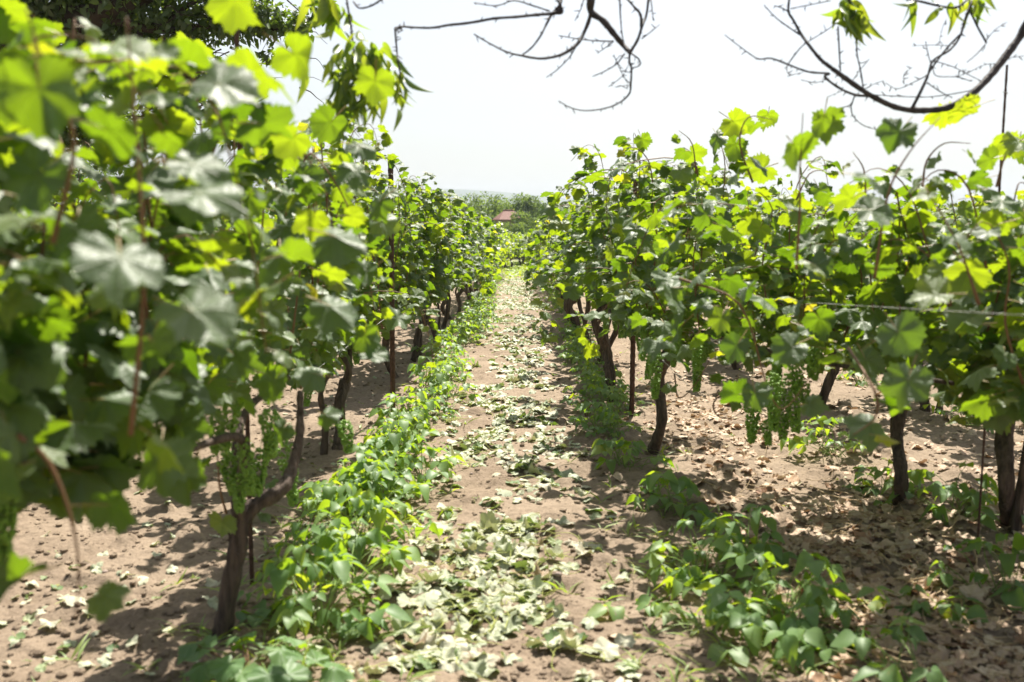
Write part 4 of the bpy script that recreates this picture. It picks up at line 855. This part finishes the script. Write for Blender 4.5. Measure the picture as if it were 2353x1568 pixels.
    # right-hand branches
    br([(2520, -60), (2400, 110), (2330, 240), (2250, 350), (2150, 480), (2060, 580), (1980, 650), (1900, 700), (1800, 735), (1680, 745), (1560, 740), (1450, 710), (1330, 650), (1250, 600), (1150, 530), (1060, 465)], c3, 9*px, 4.2*px, 4.0, -.2, 8)
    br([(1060, 465), (980, 400), (900, 300), (850, 230), (800, 140), (765, 80), (770, -10)], c3, 4*px, 2*px, 3.8, .1)
    for pts, a, c in (([(1040, 495), (900, 485), (760, 435), (650, 395), (570, 400), (520, 375), (430, 310), (335, 235)], 2.4, .8), ([(1320, 650), (1210, 640), (1100, 590), (1010, 520), (1040, 500)], 3, 2.2), ([(840, 235), (760, 180), (680, 120), (600, 35)], 1.5, .8),
                      ([(760, 435), (840, 330), (900, 280), (1000, 220), (1100, 150)], 1.3, .9), ([(765, 80), (720, 55), (670, 40)], 1.4, .8), ([(780, 60), (900, 35), (1050, 5)], 1.2, .8), ([(1210, 650), (1180, 710), (1090, 735), (990, 775)], 1.6, .8),
                      ([(1185, 710), (1200, 780), (1260, 840), (1340, 870), (1410, 875)], 1.4, .5), ([(1270, 600), (1250, 470), (1230, 380), (1220, 260)], 1.5, 1.1), ([(1115, 480), (1110, 380), (1105, 290), (1100, 180)], 1.5, 1.5),
                      ([(1600, 740), (1660, 620), (1700, 530), (1740, 410), (1850, 340), (1920, 250), (1960, 120), (2010, -10)], 2, 2.4), ([(1590, 730), (1640, 640), (1720, 480), (1830, 330), (1915, 240)], 1.3, 1.8), ([(1700, 560), (1790, 620), (1870, 660)], 1.2, .9), ([(1690, 280), (1710, 380), (1740, 470), (1770, 515), (1900, 520), (2000, 550)], 1, .8),
                      ([(1340, 640), (1500, 650), (1700, 655), (1870, 635), (2000, 610)], 1, 1), ([(1420, 560), (1500, 600), (1600, 560), (1700, 510)], .7, 1), ([(1985, 60), (2040, 180), (2100, 290)], 2.4, 1.8), ([(2100, 290), (2040, 360), (1970, 420)], 1.2, .7), ([(2100, 270), (2160, 200), (2240, 150)], .8, .5),
                      ([(2170, 430), (2080, 440), (1980, 490), (1900, 520)], .8, .6), ([(1740, 410), (1870, 450), (1970, 500), (2060, 545)], 1, .7), ([(2200, 400), (2300, 385), (2420, 370)], .8, .6), ([(1545, 570), (1545, 500), (1600, 455)], .7, .5), ([(1280, 600), (1350, 565), (1410, 545)], .9, .5), ([(1200, 540), (1250, 470), (1310, 400)], .9, .5),
                      ([(1500, -20), (1650, 10), (1800, 45), (1900, 50), (1980, -10)], 2.5, 2), ([(1600, 310), (1740, 305), (1860, 310)], .6, .7), ([(850, 540), (950, 558), (1040, 530)], .8, .8), ([(760, 440), (755, 480), (780, 505), (860, 490)], .9, .6), ([(1030, 655), (1110, 620), (1130, 600)], .7, .5), ([(1170, 0), (1190, 30), (1200, 60)], 3, 2), ([(1780, 300), (1800, 200), (1830, 130)], .6, .4)):
        br(pts, c3, a*px, c*px, 3.85)
    # leaf tufts
    def spray(pts, conv, d, n, spread, ln, name='leaf_tuft', down=1.0):
        pos, tip, nor, sz = [], [], [], []; p = np.array([P(*conv(x, y), d)-b for x, y in pts]); c = catmull(p, 6) if len(p) > 1 else p
        for i in range(n):
            q = c[g.integers(len(c))]+g.normal(0, spread, 3)*np.array((1, 1, .8)); t = np.array((g.normal(0, .55), g.normal(0, .4), -down*(.4+.8*g.random()))); pos.append(q); tip.append(t); nor.append(g.normal(0, .6, 3)+np.array((0, .5, .5))); sz.append(ln*(.7+.5*g.random()))
        link(name, leaves_mesh(name, pos, tip, nor, np.array(sz), T_PEACH, g), M['peach'], root)
    spray([(1190, -20), (1150, 60), (1180, 110), (1230, 60)], c3, 3.85, 34, .022, .10)
    spray([(1560, 5), (1650, 20)], c3, 3.85, 4, .008, .105); spray([(1740, 30), (1800, 40), (1900, 40)], c3, 3.85, 7, .015, .075)
    spray([(1980, -10), (2050, -5), (2120, 0)], c3, 3.85, 12, .02, .08)
    spray([(20, 0), (60, 30), (90, 60)], c2, 3.8, 12, .02, .115); spray([(-60, 0), (0, 20)], c2, 3.8, 9, .03, .11)
    spray([(180, 320), (150, 380), (230, 400), (130, 480)], c2, 3.8, 64, .045, .10); spray([(280, 290), (330, 380), (380, 480)], c2, 3.78, 34, .03, .11); spray([(120, 560), (230, 620), (330, 700)], c2, 3.8, 60, .05, .095)
    spray([(480, 500), (500, 560), (540, 520)], c2, 3.75, 11, .02, .10)
peach()

# ------------------------------------------------------------------ haze
def haze():
    m = bpy.data.materials.new('air'); m.use_nodes = True; nt = m.node_tree
    for n in list(nt.nodes):
        if n.type != 'OUTPUT_MATERIAL': nt.nodes.remove(n)
    v = nt.nodes.new('ShaderNodeVolumePrincipled'); v.inputs['Color'].default_value = (.66, .74, .88, 1); v.inputs['Density'].default_value = HAZE; v.inputs['Anisotropy'].default_value = .2
    nt.links.new(v.outputs[0], nt.nodes['Material Output'].inputs['Volume'])
    mb = MB().box((0, 1000, 25), (2600, 1300, 55)); tag(mb.build('haze', m, smooth_=False), 'pale summer haze over the far hills', 'haze', kind='stuff')
HAZE = .00030
haze()
